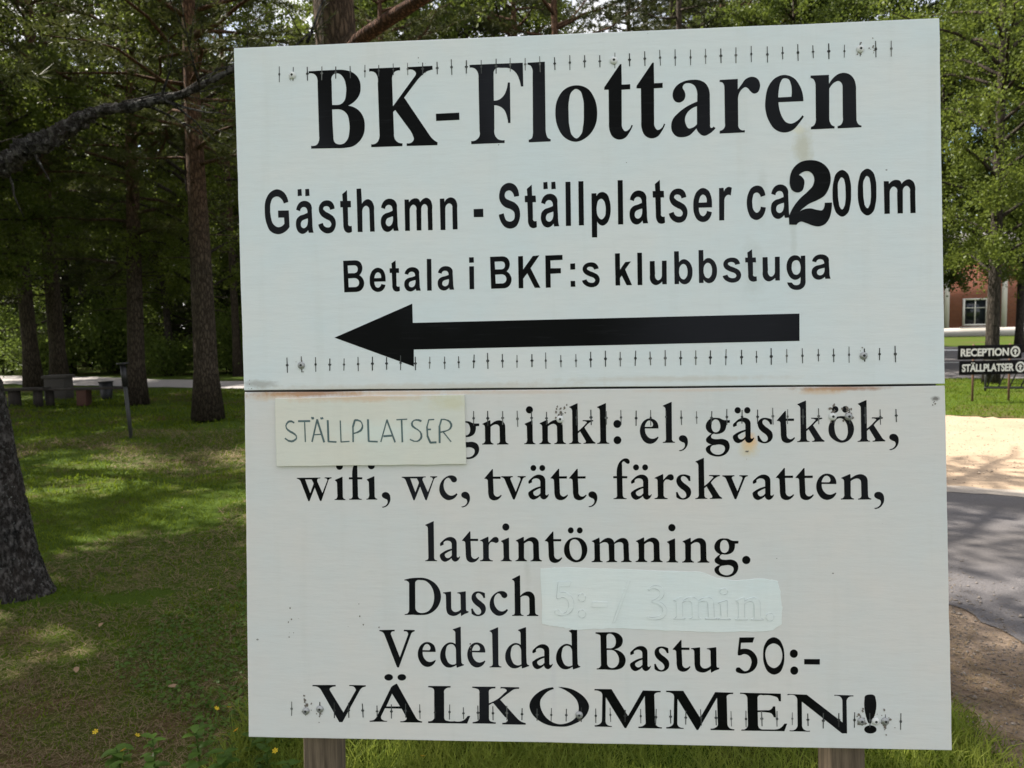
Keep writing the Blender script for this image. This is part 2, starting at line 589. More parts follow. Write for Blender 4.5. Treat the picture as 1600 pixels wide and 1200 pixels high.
GLYPHS = {
'hB':'0,0 1,-59 114,-71s 165,-154s 170,-252 152,-1343 134,-1458s 88,-1512s -28,-1532 -31,-1575 238,-1580 603,-1582 752,-1563s 916,-1492s 1013,-1367s 1041,-1212s 1018,-1067s 925,-940s 778,-848 989,-751s 1086,-610s 1116,-414s 1089,-253s 996,-110s 879,-25s 714,7s 548,8 | 448,-872 443,-1348 456,-1461s 511,-1508s 602,-1501s 692,-1412s 739,-1256s 737,-1077s 702,-948s 627,-883s 544,-868 | 446,-782 452,-470 465,-226 500,-102s 582,-67s 665,-76s 749,-151s 798,-328s 795,-523s 756,-670s 674,-751s 576,-782',
'hK':'0,0 -3,-57 113,-85s 160,-157s 173,-253 151,-1291 140,-1437s 91,-1511s -24,-1532 -23,-1592 610,-1593 612,-1531 502,-1507s 455,-1432s 445,-1328 455,-810 910,-1399 935,-1462s 895,-1517s 773,-1538 765,-1590 1271,-1597 1275,-1521 1131,-1475s 1032,-1394s 949,-1308 687,-979 1212,-178 1292,-95s 1357,-52 1353,4 727,0 728,-54 827,-67s 871,-117s 853,-214s 797,-321 500,-736 458,-697 469,-260 492,-138s 556,-76s 641,-57 637,0',
'hH':'0,0 -5,-145 470,-151 473,-6',
'hF':'0,0 -2,-60 95,-77s 157,-135s 170,-254 162,-1314 148,-1435s 97,-1509s -13,-1537 -15,-1591 1056,-1591 1061,-1119 1013,-1118 980,-1266s 917,-1397s 806,-1484s 645,-1507s 508,-1496s 467,-1422 465,-854 573,-874s 671,-958s 728,-1084s 751,-1208 794,-1206 795,-398 747,-400 722,-540s 667,-670s 571,-742s 472,-765 469,-292 486,-147s 547,-78s 672,-58 671,-2',
'hl':'0,0 -3,-51 57,-78s 82,-157s 86,-253 94,-1371 82,-1483s 51,-1532s -5,-1550 -4,-1590 340,-1597 339,-244 354,-140s 385,-75s 437,-49 437,-5',
'ho':'0,0s -225,-90s -365,-318s -407,-591s -359,-860s -213,-1054s 10,-1122s 232,-1053s 372,-849s 424,-577s 381,-308s 220,-91s | 6,-1050s -79,-993s -133,-820s -143,-565s -127,-294s -73,-125s 6,-67s 94,-135s 144,-317s 159,-571s 142,-873s 88,-1011s',
'ht':'0,0 5,-51 318,-495 347,-494 348,-88 515,-90 514,8 344,13 339,691 358,787s 405,836s 468,815s 528,717 556,727 484,871s 396,971s 285,999s 159,939s 98,810s 87,667 88,3',
'ha':'0,0 -42,-30 -78,-3s -106,-67 -106,-633 -120,-759s -184,-880s -292,-947s -448,-965s -619,-936s -761,-847s -825,-723s -818,-612s -772,-547s -702,-526s -624,-558s -580,-666s -598,-746s -633,-818s -604,-880s -495,-900s -402,-849s -357,-753s -350,-642 -351,-532 -500,-471s -720,-325s -831,-202s -863,-77s -841,50s -756,140s -647,159s -507,124s -428,56s -373,-5 -319,91s -227,146s -118,106s | -357,-441 -454,-402s -548,-318s -594,-194s -574,-83s -521,-10s -458,-19s -361,-88',
'hr':'0,0 5,-55 63,-76s 99,-122s 106,-201 103,-908 88,-971s 65,-1000s 11,-1013 12,-1053 363,-1060 361,-851 436,-950s 514,-1049s 638,-1091s 730,-1059s 790,-944s 782,-851s 742,-782s 673,-761s 604,-810s 558,-867s 512,-892s 443,-856s 385,-772s 363,-647 362,-160 380,-89s 418,-56s 488,-51 487,-7',
'he':'0,0 -478,3 -456,163s -404,306s -329,402s -237,429s -145,393s -24,275 6,301 -84,426s -208,555s -377,599s -530,544s -666,359s -728,138s -722,-97s -658,-329s -534,-473s -365,-526s -182,-460s -61,-291s -2,-70s | -480,-91 -467,-244s -427,-399s -389,-452s -335,-461s -281,-440s -236,-345s -220,-188s -228,-94',
'hn':'0,0 5,-51 54,-73s 88,-126s 98,-227 100,-851 86,-929s 56,-980s 6,-1003 6,-1049 354,-1051 355,-872 429,-978s 536,-1060s 643,-1079s 748,-1044s 831,-947s 864,-822s 866,-713 869,-200 883,-106s 913,-62s 962,-42 962,-10 510,-3 511,-49 572,-71s 606,-132s 611,-225 612,-800 595,-879s 542,-924s 474,-907s 397,-840s 359,-779 353,-218 367,-124s 401,-69s 453,-44 449,-5',
'sG':'0,0 224,3 236,340 161,423s 0,484s -160,421s -245,255s -278,6s -252,-230s -149,-384s -14,-435s 119,-376s 185,-283s 217,-171 123,-143 77,-233s -9,-288s -97,-264s -155,-148s -165,-18s -150,140s -104,272s 2,340s 69,325s 130,272 125,147 2,144',
'sa':'0,0 -100,1 -113,-55 -153,-10s -227,20s -307,-14s -352,-94s -364,-199s -343,-290s -275,-353s -195,-377s -121,-408 -127,-467s -146,-506s -206,-528s -253,-503s -274,-445 -354,-475 -326,-564s -271,-627s -177,-653s -85,-620s -39,-556s -31,-464 -21,-190 -15,-72s | -116,-294 -169,-279s -243,-241s -264,-183s -245,-117s -199,-96s -145,-128s -120,-192s',
'sd':'0,0 -2,-137 78,-145 86,-7 | 159,5 158,-139 238,-143 246,-2',
'ss':'0,0 94,-34 126,36s 185,63s 245,52s 270,-6s 240,-65s 155,-113s 62,-181s 17,-273s 25,-378s 86,-461s 180,-490s 266,-469s 318,-408s 343,-319 247,-293 224,-352s 171,-373s 118,-355s 104,-323s 143,-270s 236,-215s 315,-155s 360,-56s 351,61s 297,151s 190,185s 78,139s 19,66s',
'st':'0,0 -2,-128 51,-129 43,-266 140,-347 146,-129 216,-127 221,3 155,4 157,317 170,375s 229,381 234,501 154,522s 95,491s 66,431s 58,340 49,1',
'sh':'0,0 -14,-878 81,-881 94,-569 154,-639s 220,-660s 292,-622s 337,-530s 342,-426 350,0 254,0 246,-442 225,-501s 179,-528s 126,-497s 98,-420 99,3',
'sm':'0,0 -7,-634 82,-632 86,-575 143,-634s 216,-654s 281,-634s 313,-571 372,-634s 444,-658s 516,-617s 554,-526s 556,-422 560,-3 468,-1 463,-412 442,-509s 404,-532s 357,-505s 333,-428 331,-2 236,-2 232,-405 214,-503s 168,-526s 122,-492s 97,-409 96,-1',
'sn':'0,0 -9,-632 80,-634 88,-559 132,-622s 210,-652s 288,-624s 336,-539s 341,-436 345,-7 247,-5 244,-438 221,-516s 176,-533s 124,-500s 100,-417 98,0',
'sH':'0,0 -2,-160 192,-162 194,3',
'sS':'0,0 97,-27 115,48s 153,120s 224,143s 295,110s 318,28s 303,-50s 240,-103s 137,-144s 61,-210s 17,-301s 18,-442s 65,-556s 143,-618s 233,-631s 336,-580s 392,-483s 410,-364 310,-351 282,-435s 219,-481s 148,-458s 121,-394s 139,-330s 216,-283s 318,-235s 394,-150s 427,-8s 404,133s 338,246s 228,284s 119,247s 43,149s',
'sl':'0,0 0,-878 100,-877 101,0',
'sp':'0,0 0,-876 97,-878 99,-818 150,-881s 226,-897s 302,-857s 357,-728s 377,-563s 353,-385s 288,-266s 212,-230s 149,-257s 105,-316 104,0 | 193,-765s 136,-735s 107,-646s 101,-519s 132,-404s 194,-354s 252,-401s 279,-527s 274,-629s 243,-725s',
'se':'0,0 -257,-1 -246,94s -219,148s -176,169s -126,135s -100,67 -5,94 -33,188s -96,262s -183,285s -283,238s -344,129s -364,-35s -346,-199s -282,-329s -176,-386s -77,-342s -16,-215s 1,-76s | -256,-98 -240,-183s -209,-239s -171,-257s -134,-237s -104,-179s -102,-101',
'sr':'0,0 3,-636 90,-640 98,-558 127,-620s 190,-656s 251,-635 229,-485 169,-499s 125,-462s 103,-369 96,-1',
'sc':'0,0 -98,-18 -118,57s -174,99s -229,54s -258,-72s -251,-198s -213,-285s -163,-298s -120,-269s -96,-208 -4,-238 -27,-329s -76,-406s -162,-434s -261,-399s -336,-276s -365,-101s -340,76s -279,197s -181,241s -82,196s -26,110s',
's0':'0,0s -97,-59s -162,-223s -180,-448s -157,-696s -95,-856s 9,-909s 100,-850s 159,-687s 172,-462s 154,-226s 98,-60s | -4,-766s -54,-706s -78,-482s -64,-282s -41,-182s -1,-141s 38,-192s 64,-316s 68,-503s 55,-665s 32,-740s',
'big2':'0,0 -6,-138 13,-208 72,-324s 212,-507s 366,-643s 459,-750s 488,-874s 454,-977s 370,-1034s 279,-1021s 194,-964 240,-936s 292,-864s 291,-755s 252,-655s 160,-623s 76,-660s 23,-763s 20,-904s 73,-1074s 204,-1203s 434,-1247s 631,-1189s 767,-1037s 800,-865s 763,-694s 670,-541s 548,-467s 379,-393s 256,-303s 202,-254 271,-287s 409,-306s 546,-271s 637,-269s 671,-323s 681,-408 818,-409 804,-241s 757,-86s 665,20s 558,49s 451,30s 329,-20s 215,-51s 169,-27s 138,7',
'sB':'0,0 -15,-642 221,-646 326,-615s 380,-497s 363,-406s 316,-342 375,-289s 413,-184s 392,-94s 338,-30s 238,-3 | 85,-386 76,-543 206,-546 265,-525s 284,-466s 264,-408s 204,-386 | 92,-102 86,-282 216,-286 282,-258s 310,-193s 286,-128s 227,-103',
'si':'0,0 -2,-461 93,-462 93,-1 | -1,-531 -5,-641 91,-644 94,-535',
'sK':'0,0 -5,-641 92,-645 95,-376 290,-641 423,-651 243,-399 436,-1 321,-4 175,-298 92,-190 94,-1',
'sF':'0,0 -2,-646 340,-650 341,-551 99,-544 101,-388 304,-386 306,-284 98,-278 99,-4',
'sC':'0,0 -2,-118 87,-118 92,-1 | -4,-341 -7,-462 91,-469 93,-348',
'sk':'0,0 -5,-638 92,-640 91,-312 195,-462 308,-472 193,-316 324,-2 220,-2 125,-197 89,-147 91,-1',
'su':'0,0 -85,1 -91,-53 -148,-6s -217,14s -286,-19s -323,-83s -328,-184 -328,-461 -233,-464 -227,-208 -216,-119s -172,-80s -122,-104s -93,-179 -90,-464 2,-466',
'sb':'0,0 -3,-648 89,-649 92,-428 130,-471s 193,-489s 280,-443s 341,-334s 352,-220s 326,-94s 263,-13s 187,6s 131,-16s 88,-68 88,-1 | 173,-395s 117,-358s 91,-264s 102,-162s 139,-105s 182,-91s 233,-134s 256,-235s 241,-336s 211,-381s',
'sg':'0,0 92,6 122,44s 183,58s 239,34s 255,-22s 256,-104 221,-67s 148,-47s 74,-82s 14,-178s -9,-291s 11,-416s 73,-502s 153,-528s 226,-505s 265,-454 265,-513 351,-518 352,-33 336,67s 268,135s 170,151s 72,118s 18,54s | 176,-431s 115,-401s 89,-314s 100,-213s 137,-156s 185,-146s 235,-179s 260,-260s 249,-360s 219,-417s',
'arrow':'0,0 1613,-662 1618,-273 9271,-321 9266,214 1632,267 1628,609',
'n':'0,0 0,-18 38,-32s 60,-70s 61,-112 60,-348 49,-384s 10,-408 14,-422 157,-489 172,-487 174,-406 221,-441s 281,-474s 352,-487s 411,-469s 458,-416s 471,-345 475,-85 489,-40s 530,-18 529,0 301,1 301,-18 344,-33s 359,-80 356,-334 339,-381s 292,-405s 233,-392s 175,-353 172,-87 187,-42s 230,-18 228,-1',
'g':'0,0 -3,51 -71,57 -74,129s -107,210s -187,261s -267,272s -330,268s -364,300s -368,335s -331,364s -268,373s -132,371s -52,407s -10,500s -26,592s -101,678s -192,713s -295,712s -397,677s -465,612s -473,554s -429,503s -361,478 -417,456s -463,415s -468,369s -427,317s -358,263 -426,224s -469,149s -465,79s -412,-7s -332,-47s -264,-49s -195,-40s -150,-16s -105,-1 | -287,-18s -338,17s -359,92s -352,173s -318,225s -267,237s -215,209s -188,140s -196,58s -236,-6s | -292,488s -156,489s -110,522s -102,568s -134,638s -215,678s -294,671s -368,619s -387,567s -355,503s',
'i':'0,0 0,-15 36,-27s 57,-68s 58,-127 55,-350 42,-374s 11,-398 15,-412 159,-473 171,-473 172,-79 183,-38s 224,-14 224,2 | 182,-688s 172,-652s 146,-625s 110,-616s 75,-626s 49,-653s 40,-690s 50,-726s 77,-753s 112,-762s 147,-752s 173,-725s',
'k':'0,0 2,-16 48,-31s 69,-72 67,-664 56,-699s 11,-734 13,-745 172,-814 177,-808 179,-257 338,-407s 356,-430s 333,-448s 276,-452 276,-475 482,-474 485,-451 436,-439s 395,-413s 309,-324 460,-82 488,-48s 522,-27 522,-5 286,-2 286,-19 328,-31s 334,-57 222,-251 178,-211 180,-72 197,-31s 237,-19 233,-4',
'l':'0,0 4,-18 45,-29s 66,-73 61,-664 47,-705s 10,-726 12,-740 176,-811 184,-809 182,-72 196,-35s 242,-19 239,-2',
'col1':'0,0s -11,40s -39,69s -77,79s -116,68s -143,38s -153,-1s -142,-41s -114,-70s -76,-80s -37,-69s -10,-40s | 0,323s -11,363s -39,392s -78,402s -116,391s -143,362s -153,322s -142,283s -114,254s -76,243s -38,254s -10,284s',
'col2':'0,0s -10,42s -39,71s -77,83s -115,72s -143,43s -152,2s -142,-40s -114,-69s -75,-81s -37,-70s -9,-41s | 5,333s -5,374s -34,404s -72,416s -110,405s -138,376s -147,335s -137,295s -108,264s -70,253s -32,263s -4,293s',
'e':'0,0 -265,-2 -258,79s -230,138s -173,191s -104,203s -57,188s -11,161 0,175 -47,250s -105,290s -174,305s -266,272s -334,184s -365,67s -349,-50s -284,-154s -203,-197s -134,-197s -53,-158s -8,-82s | -268,-35 -244,-107s -203,-153s -169,-159s -123,-129s -106,-71s -118,-42s -147,-34',
'comma':'0,0s -58,29s -66,87s -19,128s 38,157s 49,204s 20,261s -72,298 -55,317 25,291s 89,215s 107,123s 85,41s 46,8s',
'a':'0,0 -15,0 -50,21s -67,-26 -66,-271 -86,-341s -143,-385s -212,-394s -282,-371s -364,-307s -405,-260s -405,-219 -388,-211 -330,-242 -332,-283s -294,-312s -236,-318s -185,-294s -168,-236 -169,-157 -366,-73s -411,-33s -408,20s -368,84s -317,108s -253,90s -177,32 -160,73s -103,105s -45,79s | -169,-122 -274,-73s -311,-44s -300,9s -258,34s -223,26s -168,-24',
'dots':'0,0s -8,30s -30,52s -58,60s -87,52s -108,30s -116,-1s -107,-31s -86,-53s -57,-61s -28,-53s -8,-30s | 179,1s 171,31s 149,53s 121,61s 92,53s 71,31s 64,0s 72,-30s 93,-52s 122,-60s 151,-52s 171,-29s',
's':'0,0 31,-6 65,64s 110,111s 150,117s 196,82s 197,30s 169,-17s 95,-75s 33,-145s 10,-215s 23,-285s 75,-337s 155,-354s 224,-342s 281,-319 286,-223 251,-220 229,-267s 184,-307s 144,-319s 103,-290s 103,-250s 142,-197s 222,-133s 278,-75s 297,-5s 277,76s 219,128s 138,148s 58,132s 7,99',
't':'0,0 4,-16 158,-195 175,-192 176,-45 331,-45 327,1 176,1 185,252 203,333s 253,361s 298,347s 330,321 346,333 298,396s 230,431s 162,430s 101,390s 79,321s 74,229 67,33 54,12s',
'o':'0,0s -111,-41s -203,-134s -227,-252s -200,-369s -117,-464s 0,-499s 117,-476s 209,-382s 239,-259s 206,-124s 123,-30s | -18,-461s -82,-434s -113,-358s -114,-240s -86,-135s -28,-64s 24,-44s 83,-71s 119,-147s 126,-253s 104,-358s 46,-440s',
'w':'0,0 494,-4 490,16 438,26s 425,68 532,314 639,51 627,24s 582,12 585,-7 729,-7 725,12 676,33s 657,63 508,476 490,478 475,464 375,200 260,478 236,478 82,72 52,36s 3,18 | 175,34 310,35 345,97 351,127 277,319',
'f':'0,0 0,-20 53,-31s 70,-72 69,-414 -3,-414 0,-456 69,-458 71,-575s 95,-680s 154,-767s 236,-810s 293,-801s 328,-749s 316,-708s 281,-702s 246,-726s 206,-752s 183,-732s 176,-680 177,-460 278,-455 275,-413 179,-413 183,-72 203,-31s 259,-16 255,1',
'c':'0,0 -24,-21 -66,12s -126,29s -185,11s -244,-48s -279,-143s -278,-226s -247,-297s -181,-333s -145,-309s -110,-255s -63,-240s -14,-273s -14,-320s -61,-368s -144,-382s -240,-345s -325,-262s -368,-143s -358,-25s -294,70s -199,118s -115,106s -43,59s',
'v':'0,0 234,-1 230,22 189,34s 183,57 289,317 389,64 378,35s 331,20 329,-1 494,0 490,23 448,37s 430,64 266,470 233,470 70,69 47,39s 0,21',
'r':'0,0 0,-20 46,-31s 64,-72 62,-369 51,-392s 5,-410 7,-424 167,-497 175,-491 177,-380 230,-438s 288,-485s 345,-488s 379,-443s 373,-391s 326,-368s 275,-386s 229,-386s 188,-340s 180,-293 179,-72 202,-34s 257,-19 253,1',
'm':'0,0 0,-20 41,-32s 59,-73 57,-378 46,-395s 8,-413 11,-424 155,-493 160,-483 168,-390 227,-442s 297,-481s 355,-486s 413,-460s 453,-396 517,-449s 587,-481s 651,-484s 703,-455s 734,-390s 738,-320 745,-75 761,-34s 793,-23 790,-5 584,-2 584,-22 626,-34s 638,-75 632,-332 615,-384s 557,-402s 505,-390s 456,-364 455,-74 472,-33s 506,-22 503,-4 297,-1 297,-21 338,-33s 348,-74 341,-320 319,-384s 267,-401s 214,-390s 167,-366 170,-73 181,-32s 219,-21 216,-3',
'dot':'0,0s -11,41s -40,71s -80,81s -120,71s -149,41s -159,1s -148,-40s -118,-70s -79,-81s -39,-70s -10,-40s',
'D':'0,0 4,-18 64,-36s 95,-90 100,-615 91,-668s 61,-692s 5,-704 5,-719 116,-746 284,-759s 393,-757s 524,-718s 655,-624s 725,-511s 750,-380s 728,-261s 660,-142s 563,-58s 467,-16s 359,-3s 178,-7 | 225,-657 222,-163 240,-91s 299,-50s 383,-45s 492,-87s 565,-177s 605,-296s 607,-427s 570,-558s 499,-653s 428,-700s 344,-711s 260,-705s',
'u':'0,0 -5,-71 -65,-29s -125,-5s -197,-7s -268,-45s -297,-122s -302,-206 -305,-408 -317,-443s -364,-461 -361,-476 -203,-497 -197,-491 -197,-183 -183,-123s -136,-86s -64,-94s -4,-136 -6,-421 -18,-445s -72,-462 -69,-478 96,-503 102,-493 103,-137 115,-104 153,-102 150,-72 78,-46',
'h':'0,0 4,-18 42,-30s 56,-71 56,-662 44,-703s 7,-727 9,-742 160,-818 170,-810 170,-403 236,-462s 307,-492s 378,-487s 436,-440s 461,-369s 464,-299 467,-75 484,-37s 528,-22 525,-2 299,1 299,-17 337,-32s 352,-74 350,-321 335,-386s 271,-409s 212,-397s 174,-373 172,-72 189,-31s 233,-16 228,-2',
'V':'0,0 314,-9 314,23 253,36s 235,60s 238,93 413,551 591,78 581,42s 501,22 505,-11 727,-7 724,20 675,41s 645,89 391,757 358,757 347,737 102,89 72,47s 0,22',
'd':'0,0 -9,-55 -70,-19s -141,-1s -211,-11s -292,-81s -332,-175s -334,-269s -288,-399s -217,-476s -134,-512s -76,-507s -20,-478 -21,-714 -38,-745s -73,-766 -70,-778 80,-832 92,-826 91,-274 97,-109 118,-74 147,-69 141,-49 71,-24 | -111,-477s -182,-447s -218,-353s -225,-258s -203,-165s -157,-89s -93,-62s -11,-85 -13,-355 -30,-425s -65,-466s',
'B':'0,0 0,-18 53,-34s 86,-83 83,-646 72,-687s 38,-704s -15,-718 -12,-742 282,-748 375,-743s 468,-697s 522,-615s 518,-533s 477,-463s 406,-421s 348,-405 441,-380s 533,-311s 576,-206s 559,-112s 506,-42s 425,-5s 332,5s 192,0 | 203,-425 202,-659 224,-706s 282,-716s 340,-684s 380,-614s 385,-532s 361,-467s 314,-432s 255,-425 | 206,-392 208,-155 228,-67s 274,-36s 332,-34s 402,-75s 440,-146s 441,-240s 405,-321s 348,-377s 278,-393',
'5':'0,0 291,-5 255,98 30,105 19,231 78,222s 190,236s 288,310s 342,423s 335,537s 272,639s 172,697s 73,715s -14,703s -69,675s -79,637s -56,599s -13,592s 37,629s 98,666s 160,647s 211,564s 230,475s 200,387s 139,337s 77,328s 15,354s -35,352 -37,301',
'0':'0,0s -104,-45s -183,-189s -206,-378s -179,-568s -97,-695s 2,-736s 100,-697s 178,-559s 204,-371s 181,-181s 105,-42s | 0,-614s -99,-569s -162,-429s -151,-303s -91,-172s 8,-129s 94,-180s 157,-307s 159,-446s 99,-571s',
'hy':'0,0 1,-104 300,-108 299,-1',
'wV':'0,0 484,-7 480,23 397,40s 357,70s 369,119 636,554 902,92 876,37s 763,11 768,-11 1109,-9 1104,17 1035,38s 988,84 614,751 547,752 170,89 117,44s 0,26',
'wA':'0,0 0,-24 87,-41s 154,-120 452,-712 479,-739 559,-785 578,-779 957,-95 1009,-46s 1081,-25 1078,-3 634,-2 634,-24 733,-41s 762,-72s 754,-111 664,-279 321,-282 240,-122 243,-63s 285,-34s 364,-26 357,-9 | 470,-582 348,-319 631,-324 | 493,-915s 481,-882s 449,-858s 404,-848s 359,-857s 328,-880s 316,-912s 329,-945s 361,-969s 406,-979s 450,-970s 482,-947s | 764,-918s 752,-886s 720,-862s 675,-852s 631,-861s 599,-884s 588,-916s 600,-949s 632,-973s 677,-982s 722,-974s 753,-951s',
'wL':'0,0 3,-36 82,-51s 128,-100 132,-652 117,-701s 78,-719s 10,-728 13,-754 470,-758 467,-728 378,-711s 338,-668s 335,-603 331,-123 350,-68s 409,-49s 539,-48 722,-67s 808,-157 862,-160 797,-5',
'wK':'0,0 0,-26 72,-40s 124,-71s 138,-119 144,-617 132,-682s 81,-707s 0,-721 3,-745 473,-749 467,-715 392,-709s 342,-672s 336,-620 336,-413 519,-507s 637,-612s 696,-684s 664,-709s 573,-714 576,-746 951,-745 948,-713 844,-699s 753,-639s 564,-488 901,-119 978,-56s 1074,-25 1071,7 600,9 601,-23 681,-38s 710,-70s 656,-141 427,-415 401,-414 336,-374 332,-116 351,-58s 409,-36s 471,-28 467,-2',
'wO':'0,0 19,36 -91,78s -194,170s -253,261s -261,364s -224,492s -136,620s -9,707s 132,741s 273,715s 414,636s 492,519s 509,403s 483,275s 395,161s 255,61s 103,-8 205,-3s 358,27s 523,108s 649,222s 717,374s 684,503s 580,633s 426,726s 272,780s 93,789s -86,767s -291,674s -430,534s -477,368s -427,238s -296,107s -141,28s',
'wM':'0,0 0,-26 74,-40s 128,-79s 145,-137 160,-611 145,-681s 95,-713s 6,-724 6,-752 343,-755 666,-223 963,-738 1316,-733 1309,-705 1233,-697s 1193,-671s 1188,-620 1195,-104 1226,-41s 1330,-8 1326,15 866,14 866,-13 961,-34s 1006,-75s 1010,-126 999,-630 625,18 594,19 227,-593 217,-100 246,-43s 341,-19 338,0',
'wE':'0,0 7,-22 98,-44s 131,-117 126,-637 101,-699s -14,-724 -14,-750 772,-742 775,-592 731,-592 711,-657s 625,-694s 430,-704 344,-696s 322,-663 323,-404 492,-411 579,-428s 618,-486 661,-491 674,-271 631,-274 589,-346s 492,-369s 323,-371 326,-110 358,-48s 423,-30 639,-31 747,-58s 835,-152 888,-153 833,-4',
'wN':'0,0 0,-18 115,-42s 154,-109 153,-637 121,-692s -36,-707 -29,-734 337,-724 1016,-190 1016,-618 989,-683s 861,-710 866,-730 1228,-724 1224,-704 1128,-681s 1095,-619 1099,22 1003,24 239,-588 240,-99 276,-38s 389,-18 385,0',
'wX':'0,0 -70,-459s -58,-525s 27,-559s 122,-538s 143,-473s 60,-23 47,10 | 154,122s 139,162s 96,191s 36,203s -23,193s -65,165s -80,126s -65,87s -22,57s 38,45s 97,55s 139,83s',
'slash':'0,0 308,-854 364,-845 54,-13',
'3':'0,0 101,-64s 252,-46s 314,71s 265,183s 170,234 295,294s 366,437s 292,564s 135,607s -23,589 -22,541 119,559s 246,501s 285,405s 217,310s 76,267 76,222 187,168s 238,72s 173,-1s 79,-13s 15,32',
}
